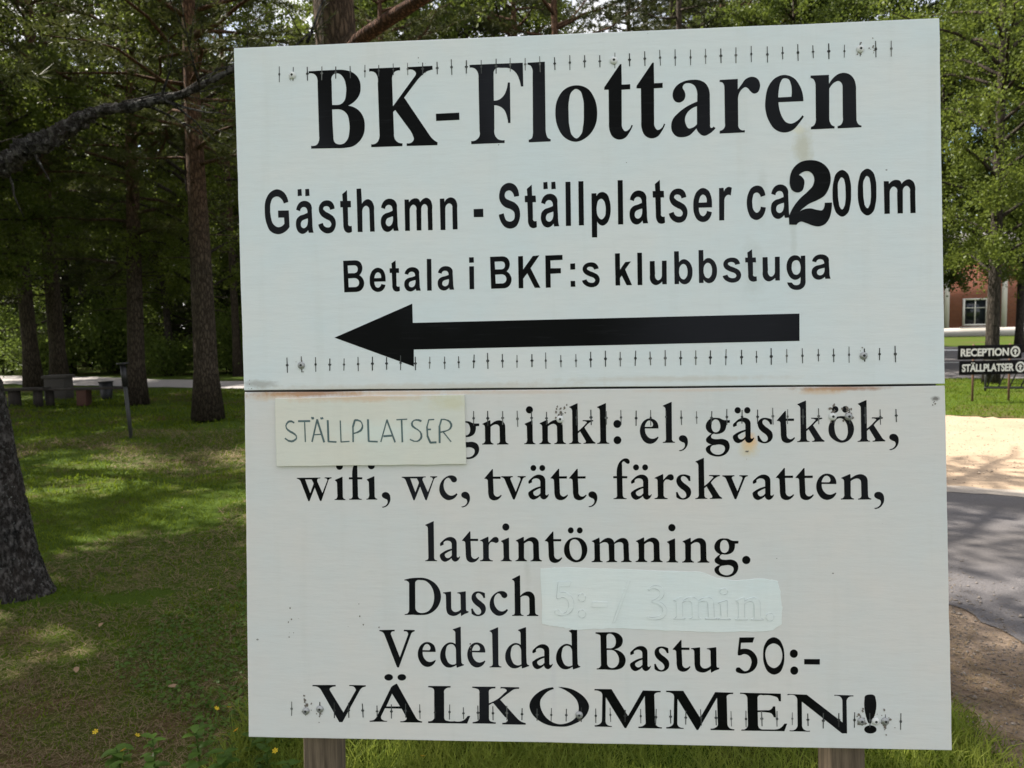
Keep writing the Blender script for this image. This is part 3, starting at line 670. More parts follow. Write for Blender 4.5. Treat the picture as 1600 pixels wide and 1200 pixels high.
LINES = [
('heading','bold serif heading reading BK-Flottaren',[('hB', 159.5, 211.5, 1, 1), ('hK', 284.0, 212.6, 1, 1), ('hH', 417.4, 164.2, 1, 1), ('hF', 488.1, 213.2, 1, 1), ('hl', 603.8, 213.5, 1, 1), ('ho', 698.2, 215.4, 1, 1), ('ht', 754.9, 114.1, 1, 1), ('ht', 818.5, 113.8, 1, 1), ('ha', 972.1, 197.5, 1, 1), ('hr', 979.7, 208.7, 1, 1), ('he', 1141.5, 151.0, 1, 1), ('hn', 1155.1, 206.6, 1, 1)]),
('harbour','condensed line reading Gästhamn - Ställplatser ca 00m',[('sG', 88.6, 335.8, 1, 1), ('sa', 162.1, 382.8, 1, 1), ('sd', 130.2, 307.5, 1, 1), ('ss', 172.3, 366.7, 1, 1), ('st', 218.4, 332.8, 1, 1), ('sh', 253.7, 383.8, 1, 1), ('sa', 338.0, 383.3, 1, 1), ('sm', 351.3, 384.1, 1, 1), ('sn', 423.6, 384.2, 1, 1), ('sH', 491.2, 359.9, 1, 1), ('sS', 541.9, 356.5, 1, 1), ('st', 594.5, 332.9, 1, 1), ('sa', 662.5, 382.7, 1, 1), ('sd', 632.0, 308.0, 1, 1), ('sl', 675.9, 382.4, 1, 1), ('sl', 701.6, 382.0, 1, 1), ('sp', 727.3, 406.7, 1, 1), ('sl', 779.3, 382.3, 1, 1), ('sa', 838.5, 381.3, 1, 1), ('st', 848.1, 330.8, 1, 1), ('ss', 879.3, 363.4, 1, 1), ('se', 963.4, 353.3, 1, 1), ('sr', 977.1, 379.5, 1, 1), ('sc', 1067.2, 356.4, 1, 1), ('sa', 1113.6, 377.5, 1, 1), ('s0', 1213.2, 378.3, 1, 1), ('s0', 1261.1, 377.3, 1.0, 1.0), ('sm', 1293.1, 375.1, 1.045, 1.0)]),
('two','oversized curly digit 2',[('big2', 1111.9, 391.2, 1, 1)]),
('payment','bold line reading Betala i BKF:s klubbstuga',[('sB', 224.2, 505.8, 1, 1), ('se', 309.7, 485.5, 0.9, 0.733), ('st', 318.4, 468.4, 0.873, 0.73), ('sa', 381.5, 505.4, 0.92, 0.73), ('sl', 394.6, 505.9, 0.92, 0.73), ('sa', 449.7, 504.8, 0.92, 0.73), ('si', 480.9, 504.8, 1, 1), ('sB', 524.5, 504.7, 1, 1), ('sK', 579.9, 504.9, 1, 1), ('sF', 634.2, 505.0, 1, 1), ('sC', 684.0, 504.1, 1, 1), ('ss', 706.6, 492.2, 0.966, 0.735), ('sk', 772.8, 503.4, 1, 1), ('sl', 816.3, 503.4, 0.92, 0.73), ('su', 873.5, 502.7, 1, 1), ('sb', 888.8, 503.0, 1, 1), ('sb', 936.5, 501.8, 1, 1), ('ss', 982.6, 488.9, 0.983, 0.73), ('st', 1026.6, 463.2, 0.94, 0.73), ('su', 1092.8, 500.0, 1, 1), ('sg', 1106.8, 504.1, 1, 1), ('sa', 1189.8, 498.7, 0.985, 0.733)]),
('arrow','black arrow pointing left',[('arrow', 202.5, 597.7, 1, 1)]),
('kitchen','serif line reading gn inkl: el, gästkök',[('n', 502.2, 817.9, 1, 1), ('g', 497.0, 775.3, 1, 1), ('i', 587.2, 817.7, 1, 1), ('n', 617.4, 817.9, 1, 1), ('k', 677.0, 818.0, 1, 1), ('l', 732.6, 818.1, 1, 1), ('col1', 780.6, 778.7, 1, 1), ('e', 854.0, 788.3, 1, 1), ('l', 862.1, 817.0, 1, 1), ('comma', 900.7, 802.1, 1, 1), ('g', 993.6, 773.1, 1, 1), ('a', 1040.2, 807.8, 1, 1), ('dots', 1014.9, 753.9, 1.04, 1.04), ('s', 1046.4, 804.4, 1.0, 1.0), ('t', 1084.3, 775.5, 1, 1), ('k', 1122.8, 817.3, 1, 1), ('o', 1206.6, 819.0, 1.04, 1.04), ('dots', 1202.3, 754.0, 1.07, 1.07), ('k', 1238.1, 817.6, 1, 1), ('comma', 1305.1, 802.5, 1, 1)]),
('wifi','serif line reading wifi, wc, tvätt, färskvatten',[('w', 119.6, 883.4, 1, 1), ('i', 198.0, 929.0, 1, 1), ('f', 228.4, 928.4, 1, 1), ('i', 263.9, 928.2, 1, 1), ('comma', 302.8, 913.1, 1, 1), ('w', 337.2, 882.1, 1, 1), ('c', 451.0, 917.9, 1, 1), ('comma', 465.4, 912.9, 1, 1), ('t', 505.8, 887.0, 1, 1), ('v', 539.9, 881.8, 1, 1), ('a', 635.2, 918.3, 1, 1), ('dots', 610.6, 865.6, 1, 1), ('t', 638.9, 886.9, 1, 1), ('t', 676.0, 887.1, 1, 1), ('comma', 721.0, 912.8, 1, 1), ('f', 763.9, 928.3, 1, 1), ('a', 839.5, 919.1, 1, 1), ('dots', 814.8, 865.4, 1, 1), ('r', 844.8, 928.5, 1, 1), ('s', 886.9, 915.0, 1, 1), ('k', 924.5, 928.6, 1, 1), ('v', 977.8, 881.9, 1, 1), ('a', 1077.2, 920.1, 1, 1), ('t', 1081.2, 887.5, 1, 1), ('t', 1119.0, 887.7, 1, 1), ('e', 1196.8, 899.8, 1.05, 1.02), ('n', 1205.1, 930.2, 1.09, 1.015), ('comma', 1275.9, 915.2, 1.06, 1.06)]),
('latrine','serif line reading latrintömning',[('dot', 1030.2, 1049.0, 1, 1), ('l', 383.3, 1053.5, 1, 1), ('a', 454.6, 1043.7, 1, 1), ('t', 458.6, 1012.3, 1, 1), ('r', 495.0, 1053.2, 1, 1), ('i', 536.8, 1053.0, 1, 1), ('n', 566.7, 1053.0, 1, 1), ('t', 625.9, 1012.7, 1, 1), ('o', 686.8, 1054.8, 1, 1), ('dots', 683.9, 990.8, 1, 1), ('m', 718.9, 1054.4, 1, 1), ('n', 806.1, 1053.8, 1, 1), ('i', 867.0, 1054.2, 1, 1), ('n', 897.6, 1054.5, 1, 1), ('g', 1007.7, 1011.4, 1, 1)]),
('shower','serif word reading Dusch',[('D', 339.5, 1163.0, 1, 1), ('u', 454.9, 1164.4, 1, 1), ('s', 475.7, 1149.4, 1, 1), ('c', 550.2, 1151.3, 1, 1), ('h', 558.3, 1163.0, 1, 1)]),
('sauna','serif line reading Vedeldad Bastu 50:-',[('V', 287.2, 1194.2, 1, 1), ('e', 402.1, 1237.6, 1, 1), ('d', 444.8, 1269.0, 1, 1), ('e', 503.1, 1237.5, 1, 1), ('l', 511.4, 1267.4, 1, 1), ('d', 576.9, 1268.9, 1, 1), ('a', 638.9, 1259.0, 1, 1), ('d', 679.2, 1269.6, 1, 1), ('B', 726.4, 1268.8, 1, 1), ('a', 833.9, 1260.4, 1, 1), ('s', 840.2, 1256.8, 1, 1), ('t', 876.9, 1227.8, 1, 1), ('u', 951.4, 1272.6, 1.06, 1.01), ('5', 1007.4, 1202.1, 1, 1), ('0', 1073.4, 1274.6, 1, 1), ('col2', 1119.6, 1232.8, 1, 1), ('hy', 1131.8, 1253.8, 1, 1)]),
('welcome','wide serif line reading VÄLKOMMEN!',[('wV', 146.7, 1308.2, 1, 1), ('wA', 264.5, 1381.7, 1, 1), ('wL', 384.8, 1382.2, 1, 1), ('wK', 475.7, 1381.3, 1, 1), ('wO', 638.7, 1305.8, 1, 1), ('wM', 721.0, 1383.4, 1, 1), ('wM', 862.6, 1384.7, 1, 1), ('wE', 1008.9, 1386.2, 1, 1), ('wN', 1102.4, 1385.8, 1, 1), ('wX', 1253.0, 1367.1, 1, 1)]),
('painted_over','price lettering showing faintly through white paint',[('slash', 758.8, 1174.9, 1, 1), ('3', 829.7, 1107.4, 1, 1), ('5', 651.5, 1093.4, 0.9, 0.95), ('col1', 706.0, 1125.1, 1, 1), ('hy', 718.5, 1144.2, 1.0, 1.0), ('m', 878.7, 1166.3, 1.07, 0.9), ('i', 965.2, 1166.2, 1.1, 0.8), ('n', 999.5, 1166.5, 1.02, 0.9), ('dot', 1073.7, 1160.5, 0.95, 0.95)]),
]

# ================================================================== THE SIGN
def curve_pts(path, n=7):
    """outline string -> dense polyline; 's' marks smooth points, the others are corners"""
    P = []
    S = []
    for tk in path.split():
        S.append(tk.endswith('s'))
        x, y = tk.rstrip('s').split(',')
        P.append((float(x) / 10, -float(y) / 10))
    P = np.array(P)
    N = len(P)
    out = []

    def tang(i):
        a, b, c = P[i - 1], P[i], P[(i + 1) % N]
        d1, d2 = b - a, c - b
        l1, l2 = np.linalg.norm(d1) + 1e-9, np.linalg.norm(d2) + 1e-9
        v = d1 / l1 * l2 + d2 / l2 * l1
        return v / (np.linalg.norm(v) + 1e-9)

    for i in range(N):
        j = (i + 1) % N
        a, b = P[i], P[j]
        L = np.linalg.norm(b - a)
        if not S[i] and not S[j]:
            out.append(a)
            continue
        ta = tang(i) * L if S[i] else None
        tb = tang(j) * L if S[j] else None
        if ta is None:
            ta = 2 * (b - a) - tb
            ta *= 0.75
        if tb is None:
            tb = 2 * (b - a) - ta
            tb *= 0.75
        for k in range(n):
            s = k / n
            out.append((2 * s**3 - 3 * s**2 + 1) * a + (s**3 - 2 * s**2 + s) * ta + (-2 * s**3 + 3 * s**2) * b + (s**3 - s**2) * tb)
    return np.array(out)


GPOLY = {k: [curve_pts(c) for c in v.split('|')] for k, v in GLYPHS.items()}
SIGN_HB = 0.7614
SIGN_H = 1.4178


def XY(x, y):
    """board millimetres (from the top left corner, y down) -> sign local metres"""
    return x / 1000 - 0.7, SIGN_H + SIGN_HB - y / 1000


def fill_mesh(name, polys_mm, depth_mm, mat, z0_mm=0.0, bevel=0.0):
    """polys in mm (local sign x, y) -> flat extruded mesh in metres, holes by even-odd"""
    cu = bpy.data.curves.new(name, 'CURVE')
    cu.dimensions = '2D'
    cu.fill_mode = 'BOTH'
    cu.extrude = depth_mm / 2
    cu.bevel_depth = bevel
    cu.bevel_resolution = 2
    for p in polys_mm:
        sp = cu.splines.new('POLY')
        sp.points.add(len(p) - 1)
        co = np.zeros((len(p), 4), dtype=np.float32)
        co[:, :2] = p
        co[:, 3] = 1
        sp.points.foreach_set('co', co.ravel())
        sp.use_cyclic_u = True
    tmp = bpy.data.objects.new('tmp', cu)
    COL.objects.link(tmp)
    dg = bpy.context.evaluated_depsgraph_get()
    me = bpy.data.meshes.new_from_object(tmp.evaluated_get(dg))
    bpy.data.objects.remove(tmp)
    bpy.data.curves.remove(cu)
    me.name = name
    n = len(me.vertices)
    co = np.zeros(n * 3, dtype=np.float32)
    me.vertices.foreach_get('co', co)
    co = co.reshape(-1, 3)
    co[:, 2] += depth_mm / 2 + z0_mm
    co /= 1000
    me.vertices.foreach_set('co', co.ravel())
    me.materials.clear()
    me.materials.append(mat)
    me.update()
    return me


def line_polys(items):
    out = []
    for g, x, y, sx, sy in items:
        X0, Y0 = (x - 700.0, (SIGN_H + SIGN_HB) * 1000 - y)
        for p in GPOLY[g]:
            out.append(p * (sx, sy) + (X0, Y0))
    return out


def paint_mat(name, c, rust_spots=(), drips=(), worn=0.0):
    """brushed white paint: horizontal brush streaks, a few specks, rust and drip stains at given places"""
    t = NT(name)
    vec = t.coord('Object')
    streak = t.noise(t.coord('Object', scale=(11, 78, 11)), 1.3, 6.0, 0.72)
    streak2 = t.noise(t.coord('Object', scale=(30, 190, 30), rot=(0, 0, 0.06)), 1.2, 4.0, 0.65)
    cloud = t.noise(vec, 4.5, 4.0, 0.6)
    cool = tuple(v * s for v, s in zip(c, (0.955, 0.995, 1.01)))
    warm = tuple(v * s for v, s in zip(c, (1.02, 0.995, 0.975)))
    col = t.mix(t.ramp(cloud, [(0.35, (0, 0, 0)), (0.65, (1, 1, 1))]), cool, warm)
    col = t.mix(t.math('MULTIPLY', t.ramp(streak, [(0.30, (1, 1, 1)), (0.56, (0, 0, 0))]), 0.30), col, tuple(v * 0.84 for v in c))
    # vertical grime runs
    runs = t.noise(t.coord('Object', scale=(26, 1.6, 26)), 1.0, 4.0, 0.6)
    col = t.mix(t.math('MULTIPLY', t.ramp(runs, [(0.55, (0, 0, 0)), (0.75, (1, 1, 1))]), 0.09), col, (0.42, 0.44, 0.38))
    # specks of dirt and chipped paint
    sp = t.n('ShaderNodeTexVoronoi')
    sp.inputs['Scale'].default_value = 20.0
    t.l(t.coord('Object', scale=(1, 1.4, 1)), sp.inputs['Vector'])
    rnd = t.n('ShaderNodeSeparateColor')
    t.l(sp.outputs['Color'], rnd.inputs[0])
    near = t.math('LESS_THAN', sp.outputs['Distance'], t.math('MULTIPLY', t.math('POWER', rnd.outputs[1], 3.0), 0.055))
    some = t.math('GREATER_THAN', rnd.outputs[0], 0.62)
    col = t.mix(t.math('MULTIPLY', t.math('MULTIPLY', near, some), 0.75), col, (0.10, 0.10, 0.09))
    tc = t.n('ShaderNodeTexCoord')
    sep = t.n('ShaderNodeSeparateXYZ')
    t.l(tc.outputs['Object'], sep.inputs[0])
    wob = t.noise(vec, 38.0, 4.0, 0.7)

    def blob(x, y, rx, ry, soft=0.5):
        px, py = XY(x, y)
        dx = t.math('DIVIDE', t.math('SUBTRACT', sep.outputs['X'], px), rx / 1000)
        dy = t.math('DIVIDE', t.math('SUBTRACT', sep.outputs['Y'], py), ry / 1000)
        d = t.math('SQRT', t.math('ADD', t.math('MULTIPLY', dx, dx), t.math('MULTIPLY', dy, dy)))
        d = t.math('ADD', d, t.math('MULTIPLY', t.math('SUBTRACT', wob, 0.5), 1.5))
        mr = t.n('ShaderNodeMapRange')
        mr.inputs['From Min'].default_value = 1.0
        mr.inputs['From Max'].default_value = soft
        t.l(d, mr.inputs['Value'])
        return mr.outputs[0]

    for (x, y, rx, ry, cc, amt) in rust_spots:
        col = t.mix(t.math('MULTIPLY', blob(x, y, rx, ry, 0.3), amt), col, cc)
    t.base(col)
    t.rough(0.62)
    t.b.inputs['Specular IOR Level'].default_value = 0.3
    t.bump(t.math('ADD', streak, t.math('MULTIPLY', streak2, 0.7)), 0.30, 0.0012)
    return t.m


RUST = (0.36, 0.16, 0.075)
ORANGE = (0.62, 0.36, 0.14)
GRIME = (0.30, 0.32, 0.25)
M['white_upper'] = paint_mat('white_upper', (0.700, 0.752, 0.770), [
    (1140, 245, 22, 60, (0.48, 0.46, 0.33), 0.55), (1130, 205, 16, 12, (0.75, 0.74, 0.60), 0.6),
    (1040, 480, 30, 70, GRIME, 0.16), (1120, 400, 8, 110, GRIME, 0.16), (400, 700, 420, 9, (0.55, 0.50, 0.42), 0.5),
    (45, 690, 40, 10, (0.25, 0.22, 0.18), 0.5), (1060, 330, 14, 70, GRIME, 0.14), (870, 690, 300, 8, (0.55, 0.52, 0.45), 0.45)])
M['white_lower'] = paint_mat('white_lower', (0.682, 0.684, 0.674), [
    (140, 711, 150, 9, RUST, 0.8), (75, 716, 80, 12, ORANGE, 0.4), (330, 712, 200, 6, ORANGE, 0.4), (560, 713, 200, 5, (0.66, 0.5, 0.4), 0.4),
    (1200, 713, 120, 6, RUST, 0.75), (1170, 718, 60, 8, ORANGE, 0.45), (930, 713, 140, 5, (0.66, 0.5, 0.4), 0.4),
    (1032, 816, 17, 26, (0.80, 0.52, 0.27), 0.9), (1028, 832, 24, 20, (0.66, 0.58, 0.38), 0.55),
    (640, 1290, 8, 90, (0.6, 0.6, 0.62), 0.4), (590, 1060, 10, 70, GRIME, 0.15), (1386, 735, 10, 6, (0.1, 0.09, 0.08), 0.8)])
M['white_plate'] = paint_mat('white_plate', (0.705, 0.712, 0.645), [
    (250, 721, 190, 11, (0.66, 0.46, 0.30), 0.6), (440, 730, 50, 22, (0.62, 0.60, 0.40), 0.55), (300, 790, 120, 30, (0.70, 0.78, 0.74), 0.6)])
M['patch_paint'] = paint_mat('patch_paint', (0.755, 0.815, 0.815), [])


def black_mat(name):
    t = NT(name)
    st = t.noise(t.coord('Object', scale=(9, 120, 9)), 1.0, 5.0, 0.75)
    tone_var = t.noise(t.coord('Object', scale=(2.2, 1.3, 1), loc=(0.6, 0.2, 0)), 1.0, 2.0, 0.5)  # broad areas of slightly lighter, bluer black
    col = t.mix(t.ramp(tone_var, [(0.46, (0, 0, 0)), (0.60, (1, 1, 1))]), (0.0025, 0.003, 0.003), (0.014, 0.015, 0.019))
    t.base(t.mix(t.math('MULTIPLY', t.ramp(st, [(0.55, (0, 0, 0)), (0.78, (1, 1, 1))]), 0.4), col, (0.03, 0.031, 0.035)))
    t.rough(t.math('ADD', t.math('MULTIPLY', st, 0.2), 0.42))
    t.b.inputs['Specular IOR Level'].default_value = 0.07
    t.bump(st, 0.25, 0.0008)
    return t.m


M['black_paint'] = black_mat('black_paint')
M['black_matt'] = plain('black_matt', (0.010, 0.010, 0.010), 0.5, var=0.2)
M['mark_grey'] = plain('mark_grey', (0.055, 0.06, 0.06), 0.8, var=0.35, scale=60)
M['chip'] = plain('chip', (0.16, 0.14, 0.12), 0.85, var=0.5, scale=90)
M['screw_white'] = plain('screw_white', (0.66, 0.68, 0.67), 0.5, var=0.1, scale=120)
M['screw_zinc'] = plain('screw_zinc', (0.36, 0.37, 0.37), 0.45, 0.6, var=0.3, scale=120)


def wood_mat(name, c0, c1):
    t = NT(name)
    f = t.noise(t.coord('Object', scale=(38, 38, 2.2)), 1.6, 6.0, 0.7)
    g = t.noise(t.coord('Object', scale=(9, 9, 1.2)), 1.0, 3.0)
    t.base(t.mix(t.ramp(f, [(0.35, (0, 0, 0)), (0.68, (1, 1, 1))]), t.mix(g, c0, tuple(v * 0.75 for v in c0)), c1))
    t.rough(0.85)
    t.bump(f, 0.6, 0.004)
    return t.m


M['grey_wood'] = wood_mat('grey_wood', (0.06, 0.043, 0.028), (0.19, 0.145, 0.098))
M['blue_marker'] = plain('blue_marker', (0.085, 0.135, 0.14), 0.7, var=0.6, scale=50)

BX = Vector((0.99771521, -0.06745358, -0.00379102))
BY = Vector((0.0087749, 0.07374407, 0.99723859))
BZ = BX.cross(BY).normalized()
BY = BZ.cross(BX)
BO = Vector((-0.5566035, 1.62654474, 2.17583029))
base = BO + BX * 0.7 - BY * (SIGN_H + SIGN_HB)
sign = thing('notice_board', 'big white two panel notice board with black lettering on grey wooden posts', 'notice board')
sign.matrix_world = Matrix(((BX.x, BY.x, BZ.x, base.x), (BX.y, BY.y, BZ.y, base.y), (BX.z, BY.z, BZ.z, base.z), (0, 0, 0, 1)))


def slab(name, corners, z0, z1, mat, parent, bevel=0.0015, wob=0.0, seed=0, segs=16):
    """plate with given corner points in mm (clockwise from the top left), front at z1"""
    r = np.random.default_rng(seed)
    P = []
    for a, b in zip(corners, corners[1:] + corners[:1]):
        for k in range(segs):
            s = k / segs
            q = np.array(XY(*(np.array(a) * (1 - s) + np.array(b) * s)))
            if wob and k:
                q += r.normal(0, wob, 2)
            P.append(q)
    P = P[::-1]
    bm = bmesh.new()
    f0 = [bm.verts.new((x, y, z1)) for x, y in P]
    b0 = [bm.verts.new((x, y, z0)) for x, y in P]
    bm.faces.new(f0)
    bm.faces.new(b0[::-1])
    n = len(P)
    for i in range(n):
        j = (i + 1) % n
        bm.faces.new((f0[j], f0[i], b0[i], b0[j]))
    bmesh.ops.recalc_face_normals(bm, faces=bm.faces)
    me = bpy.data.meshes.new(name)
    bm.to_mesh(me)
    bm.free()
    me.materials.append(mat)
    o = link(name, me, parent)
    if bevel:
        b = o.modifiers.new('bevel', 'BEVEL')
        b.width = bevel
        b.segments = 2
        b.limit_method = 'ANGLE'
    return o


MB().box((0, SIGN_HB + SIGN_H - 0.709, -0.0225), (1.386, 0.07, 0.0165)).obj('dark_seam_strip', M['black_matt'], sign)  # black strip added behind the seam so the gap stays dark
upper = slab('upper_panel', [(0, 0), (1400, 0), (1403.6, 706.5), (11.3, 703.0)], -0.012, 0.0, M['white_upper'], sign, 0.0015, 0.0003, 1)
lower = slab('lower_panel', [(12.2, 706.9), (1403.8, 709.9), (1410.4, 1417.8), (10.4, 1417.8)], -0.0125, -0.0008, M['white_lower'], sign, 0.0015, 0.0003, 2)
WORD_GAP = {'heading': 30.0, 'harbour': 19.0, 'payment': 19.0, 'welcome': 40.0}
WORDS = {'heading': ['BK-Flottaren'], 'harbour': ['Gästhamn', '-', 'Ställplatser', 'ca', '00m'], 'payment': ['Betala', 'i', 'BKF:s', 'klubbstuga'],
         'kitchen': ['gn', 'inkl:', 'el,', 'gästkök,'], 'wifi': ['wifi,', 'wc,', 'tvätt,', 'färskvatten,'], 'latrine': ['latrintömning.'], 'shower': ['Dusch'], 'sauna': ['Vedeldad', 'Bastu', '50:-'], 'welcome': ['VÄLKOMMEN!']}
UP = ('heading', 'harbour', 'payment', 'arrow', 'two')
for nm, lab, items in LINES:
    if nm == 'painted_over':
        continue
    par, z0 = (upper, 0.0) if nm in UP else (lower, -0.8)
    part = {'arrow': 'arrow', 'two': 'digit'}.get(nm, 'lettering')
    if nm == 'two':
        z0 += 0.35
    if part != 'lettering':
        tag(link(part, fill_mesh(part, line_polys(items), 0.35, M['black_paint'], z0), par), lab)
        continue
    # one part for every word: glyphs closer than a word space belong together
    gl_ = []
    for itm in items:
        ps = line_polys([itm])
        gl_.append((min(p[:, 0].min() for p in ps), max(p[:, 0].max() for p in ps), ps))
    gl_.sort(key=lambda g_: g_[0])
    words = []
    end = -1e9
    for x0_, x1_, ps in gl_:
        if x0_ - end > WORD_GAP.get(nm, 16.0):
            words.append([])
        words[-1] += ps
        end = max(end, x1_)
    names = WORDS[nm]
    for k, ps in enumerate(words):
        tag(link(part, fill_mesh(part, ps, 0.35, M['black_paint'], z0), par), 'black lettering reading ' + names[k] if len(names) == len(words) else lab)
    if len(names) != len(words):
        print('WORDS', nm, len(words), len(names))

# white overpainted patch with the old price still standing out in relief
patch_mm = [(617.2, 1068.2), (649.3, 1065.5), (763.9, 1067.6), (877.2, 1072.2), (933.5, 1073.3), (964.6, 1084.5), (1001.8, 1090.7), (1051.4, 1085.4), (1082.2, 1090.3), (1086.9, 1111.6), (1090.2, 1143.1), (1088.6, 1174.6), (1068.8, 1188.6), (963.4, 1192.2), (863.4, 1189.3), (762.5, 1185.1), (686.1, 1189.7), (647.8, 1183.6), (618.4, 1178.7)]
pp = []
r_ = np.random.default_rng(5)
for a, b in zip(patch_mm, patch_mm[1:] + patch_mm[:1]):
    for s in range(6):
        q = np.array(a) * (1 - s / 6) + np.array(b) * s / 6 + r_.normal(0, 0.5, 2)
        pp.append(q)
pp = np.array([(x - 700, (SIGN_H + SIGN_HB) * 1000 - y) for x, y in pp])
patch = link('paint_patch', fill_mesh('paint_patch', [pp], 0.5, M['patch_paint'], -0.8 + 0.05, 0.15), lower)
tag(patch, 'bluish white paint brushed over an old price')
it = [i for nm, lab, i in LINES if nm == 'painted_over'][0]
tag(link('relief_lettering', fill_mesh('relief_lettering', line_polys(it), 0.9, M['patch_paint'], -0.15, 0.10), patch), 'old price showing only as relief under the paint')

# thin grey ribbons that draw the shadow lines round the raised letters
M['shade_line'] = plain('shade_line', (0.43, 0.475, 0.485), 0.8, var=0.3, scale=90)
r_ = np.random.default_rng(15)
V = []
F = []
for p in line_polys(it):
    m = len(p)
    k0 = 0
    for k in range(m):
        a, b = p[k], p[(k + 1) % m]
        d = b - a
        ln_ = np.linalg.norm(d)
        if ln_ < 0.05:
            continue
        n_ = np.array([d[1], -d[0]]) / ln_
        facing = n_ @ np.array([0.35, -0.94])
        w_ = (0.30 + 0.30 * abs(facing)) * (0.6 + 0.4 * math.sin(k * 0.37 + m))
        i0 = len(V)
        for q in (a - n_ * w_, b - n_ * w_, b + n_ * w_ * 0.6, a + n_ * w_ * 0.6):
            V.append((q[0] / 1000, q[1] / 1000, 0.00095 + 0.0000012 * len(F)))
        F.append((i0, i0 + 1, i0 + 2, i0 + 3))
co_ = link('relief_shade_edge', mesh_np('relief_shade_edge', V, np.array(F), M['shade_line']), patch)
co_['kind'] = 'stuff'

# small screwed-on plate with hand drawn letters
plate = slab('small_plate', [(78.4, 720.0), (468.0, 717.0), (470.1, 856.8), (79.9, 859.5)], -0.0006, 0.0058, M['white_plate'], sign, 0.001, 0.0004, 3, 10)
tag(plate, 'cream plate hand lettered STÄLLPLATSER')
STROKES = [[(118, 770), (111, 766), (103, 770), (100, 779), (107, 787), (118, 792), (124, 799), (120, 806), (109, 809), (99, 802)], [(127, 767), (151, 767)], [(140, 767), (141, 809)],
           [(166, 764), (155, 809)], [(166, 764), (180, 810)], [(160, 795), (176, 794)], [(154.5, 759.5), (158.5, 762.5)], [(155, 762), (159, 760.5)], [(173.5, 760.5), (178.5, 762.5)], [(174, 762.8), (178, 760.5)], [(188, 766), (189, 809), (205, 810)], [(214, 767), (215, 810), (232, 809)],
           [(240, 810), (240, 766), (254, 766), (260, 774), (259, 784), (252, 790), (241, 793)], [(271, 765), (272, 809), (290, 810)], [(310, 766), (297, 810)], [(310, 766), (326, 811)], [(303, 799), (319, 798)],
           [(330, 766), (351, 765)], [(340, 767), (341, 811)], [(380, 769), (372, 766), (363, 768), (360, 776), (365, 782), (376, 788), (381, 797), (378, 807), (368, 811), (357, 806)], [(406, 766), (391, 767), (393, 813), (410, 812)], [(392, 786), (399, 786)],
           [(417, 813), (417, 766), (431, 766), (441, 773), (441, 783), (433, 789), (418, 792)], [(425, 792), (440, 811)]]
V = []
F = []
zz = 0.00615
for k, st in enumerate(STROKES):
    P = np.array([XY(*p) for p in st])
    if len(P) > 3:      # round the corners of the pen line
        Q = [P[0]]
        for i in range(1, len(P) - 1):
            Q += [P[i] * 0.7 + P[i - 1] * 0.3, P[i] * 0.7 + P[i + 1] * 0.3]
        P = np.array(Q + [P[-1]])
    for i in range(len(P) - 1):
        a, b = P[i], P[i + 1]
        d = (b - a) / (np.linalg.norm(b - a) + 1e-9)
        n = np.array([-d[1], d[0]]) * (0.00165 + 0.00045 * math.sin(k * 2.1 + i))
        e = d * 0.0006
        i0 = len(V)
        for q in (a - e - n, b + e - n, b + e + n, a - e + n):
            V.append((*q, zz))
        zz += 0.0000015
        F.append((i0, i0 + 1, i0 + 2, i0 + 3))
tag(link('lettering', mesh_np('lettering', V, np.array(F), M['blue_marker']), plate), 'faded blue green hand lettering STÄLLPLATSER')

# rows of punched slots
tick = []
cx8 = [(0.0024 * math.cos(a * math.pi / 4 + 0.39), 0.0024 * math.sin(a * math.pi / 4 + 0.39)) for a in range(8)]
zt = 0.00055
Vt = [(-0.0009, -0.0155, zt), (0.0009, -0.0155, zt), (0.0009, 0.0155, zt), (-0.0009, 0.0155, zt)] + [(x * 1.15, y * 1.25, zt + 0.00012) for x, y in cx8]
tk_me = bpy.data.meshes.new('slot')
tk_me.from_pydata(Vt, [], [(0, 1, 2, 3), tuple(range(4, 12))])
tk_me.materials.append(M['mark_grey'])
M['mark_dark'] = plain('mark_dark', (0.02, 0.022, 0.022), 0.8, var=0.35, scale=60)
M['mark_pale'] = plain('mark_pale', (0.13, 0.135, 0.13), 0.8, var=0.35, scale=60)
tk_vars = [tk_me]
for m_ in ('mark_dark', 'mark_pale'):
    c_ = tk_me.copy()
    c_.materials[0] = M[m_]
    tk_vars.append(c_)
rr = np.random.default_rng(11)
for (a, b, par, dz, skip) in (((94.6, 58.8), (1309.6, 55.4), upper, 0.0, 0), ((103.5, 653.0), (1310.9, 647.3), upper, 0.0, 0),
                              ((101.0, 764.0), (1312.2, 767.9), lower, -0.0008, 13), ((102.9, 1358.2), (1314.7, 1363.5), lower, -0.0008, 0)):
    for k in range(42):
        if k < skip:
            continue
        s = k / 41
        x, y = XY(a[0] + (b[0] - a[0]) * s, a[1] + (b[1] - a[1]) * s)
        link('slot', tk_vars[int(rr.choice(3, p=(0.5, 0.25, 0.25)))], par, (x + rr.normal(0, 0.0005), y + rr.normal(0, 0.0008), dz), (0, 0, rr.normal(0, 0.02)), (rr.uniform(0.7, 1.25), rr.uniform(0.75, 1.06), 1))

# screws with washers, and the paint that flaked round them
def lathe(profile, seg=16):
    P = np.array(profile, float)
    th = np.arange(seg) * 2 * math.pi / seg
    V = np.stack([P[:, 0][:, None] * np.cos(th), P[:, 0][:, None] * np.sin(th), np.repeat(P[:, 1][:, None], seg, 1)], -1).reshape(-1, 3)
    n = len(P)
    i = np.arange(n - 1)[:, None]
    k = np.arange(seg)[None, :]
    F = np.stack(np.broadcast_arrays(i * seg + k, i * seg + (k + 1) % seg, (i + 1) * seg + (k + 1) % seg, (i + 1) * seg + k), -1).reshape(-1, 4)
    return V, F


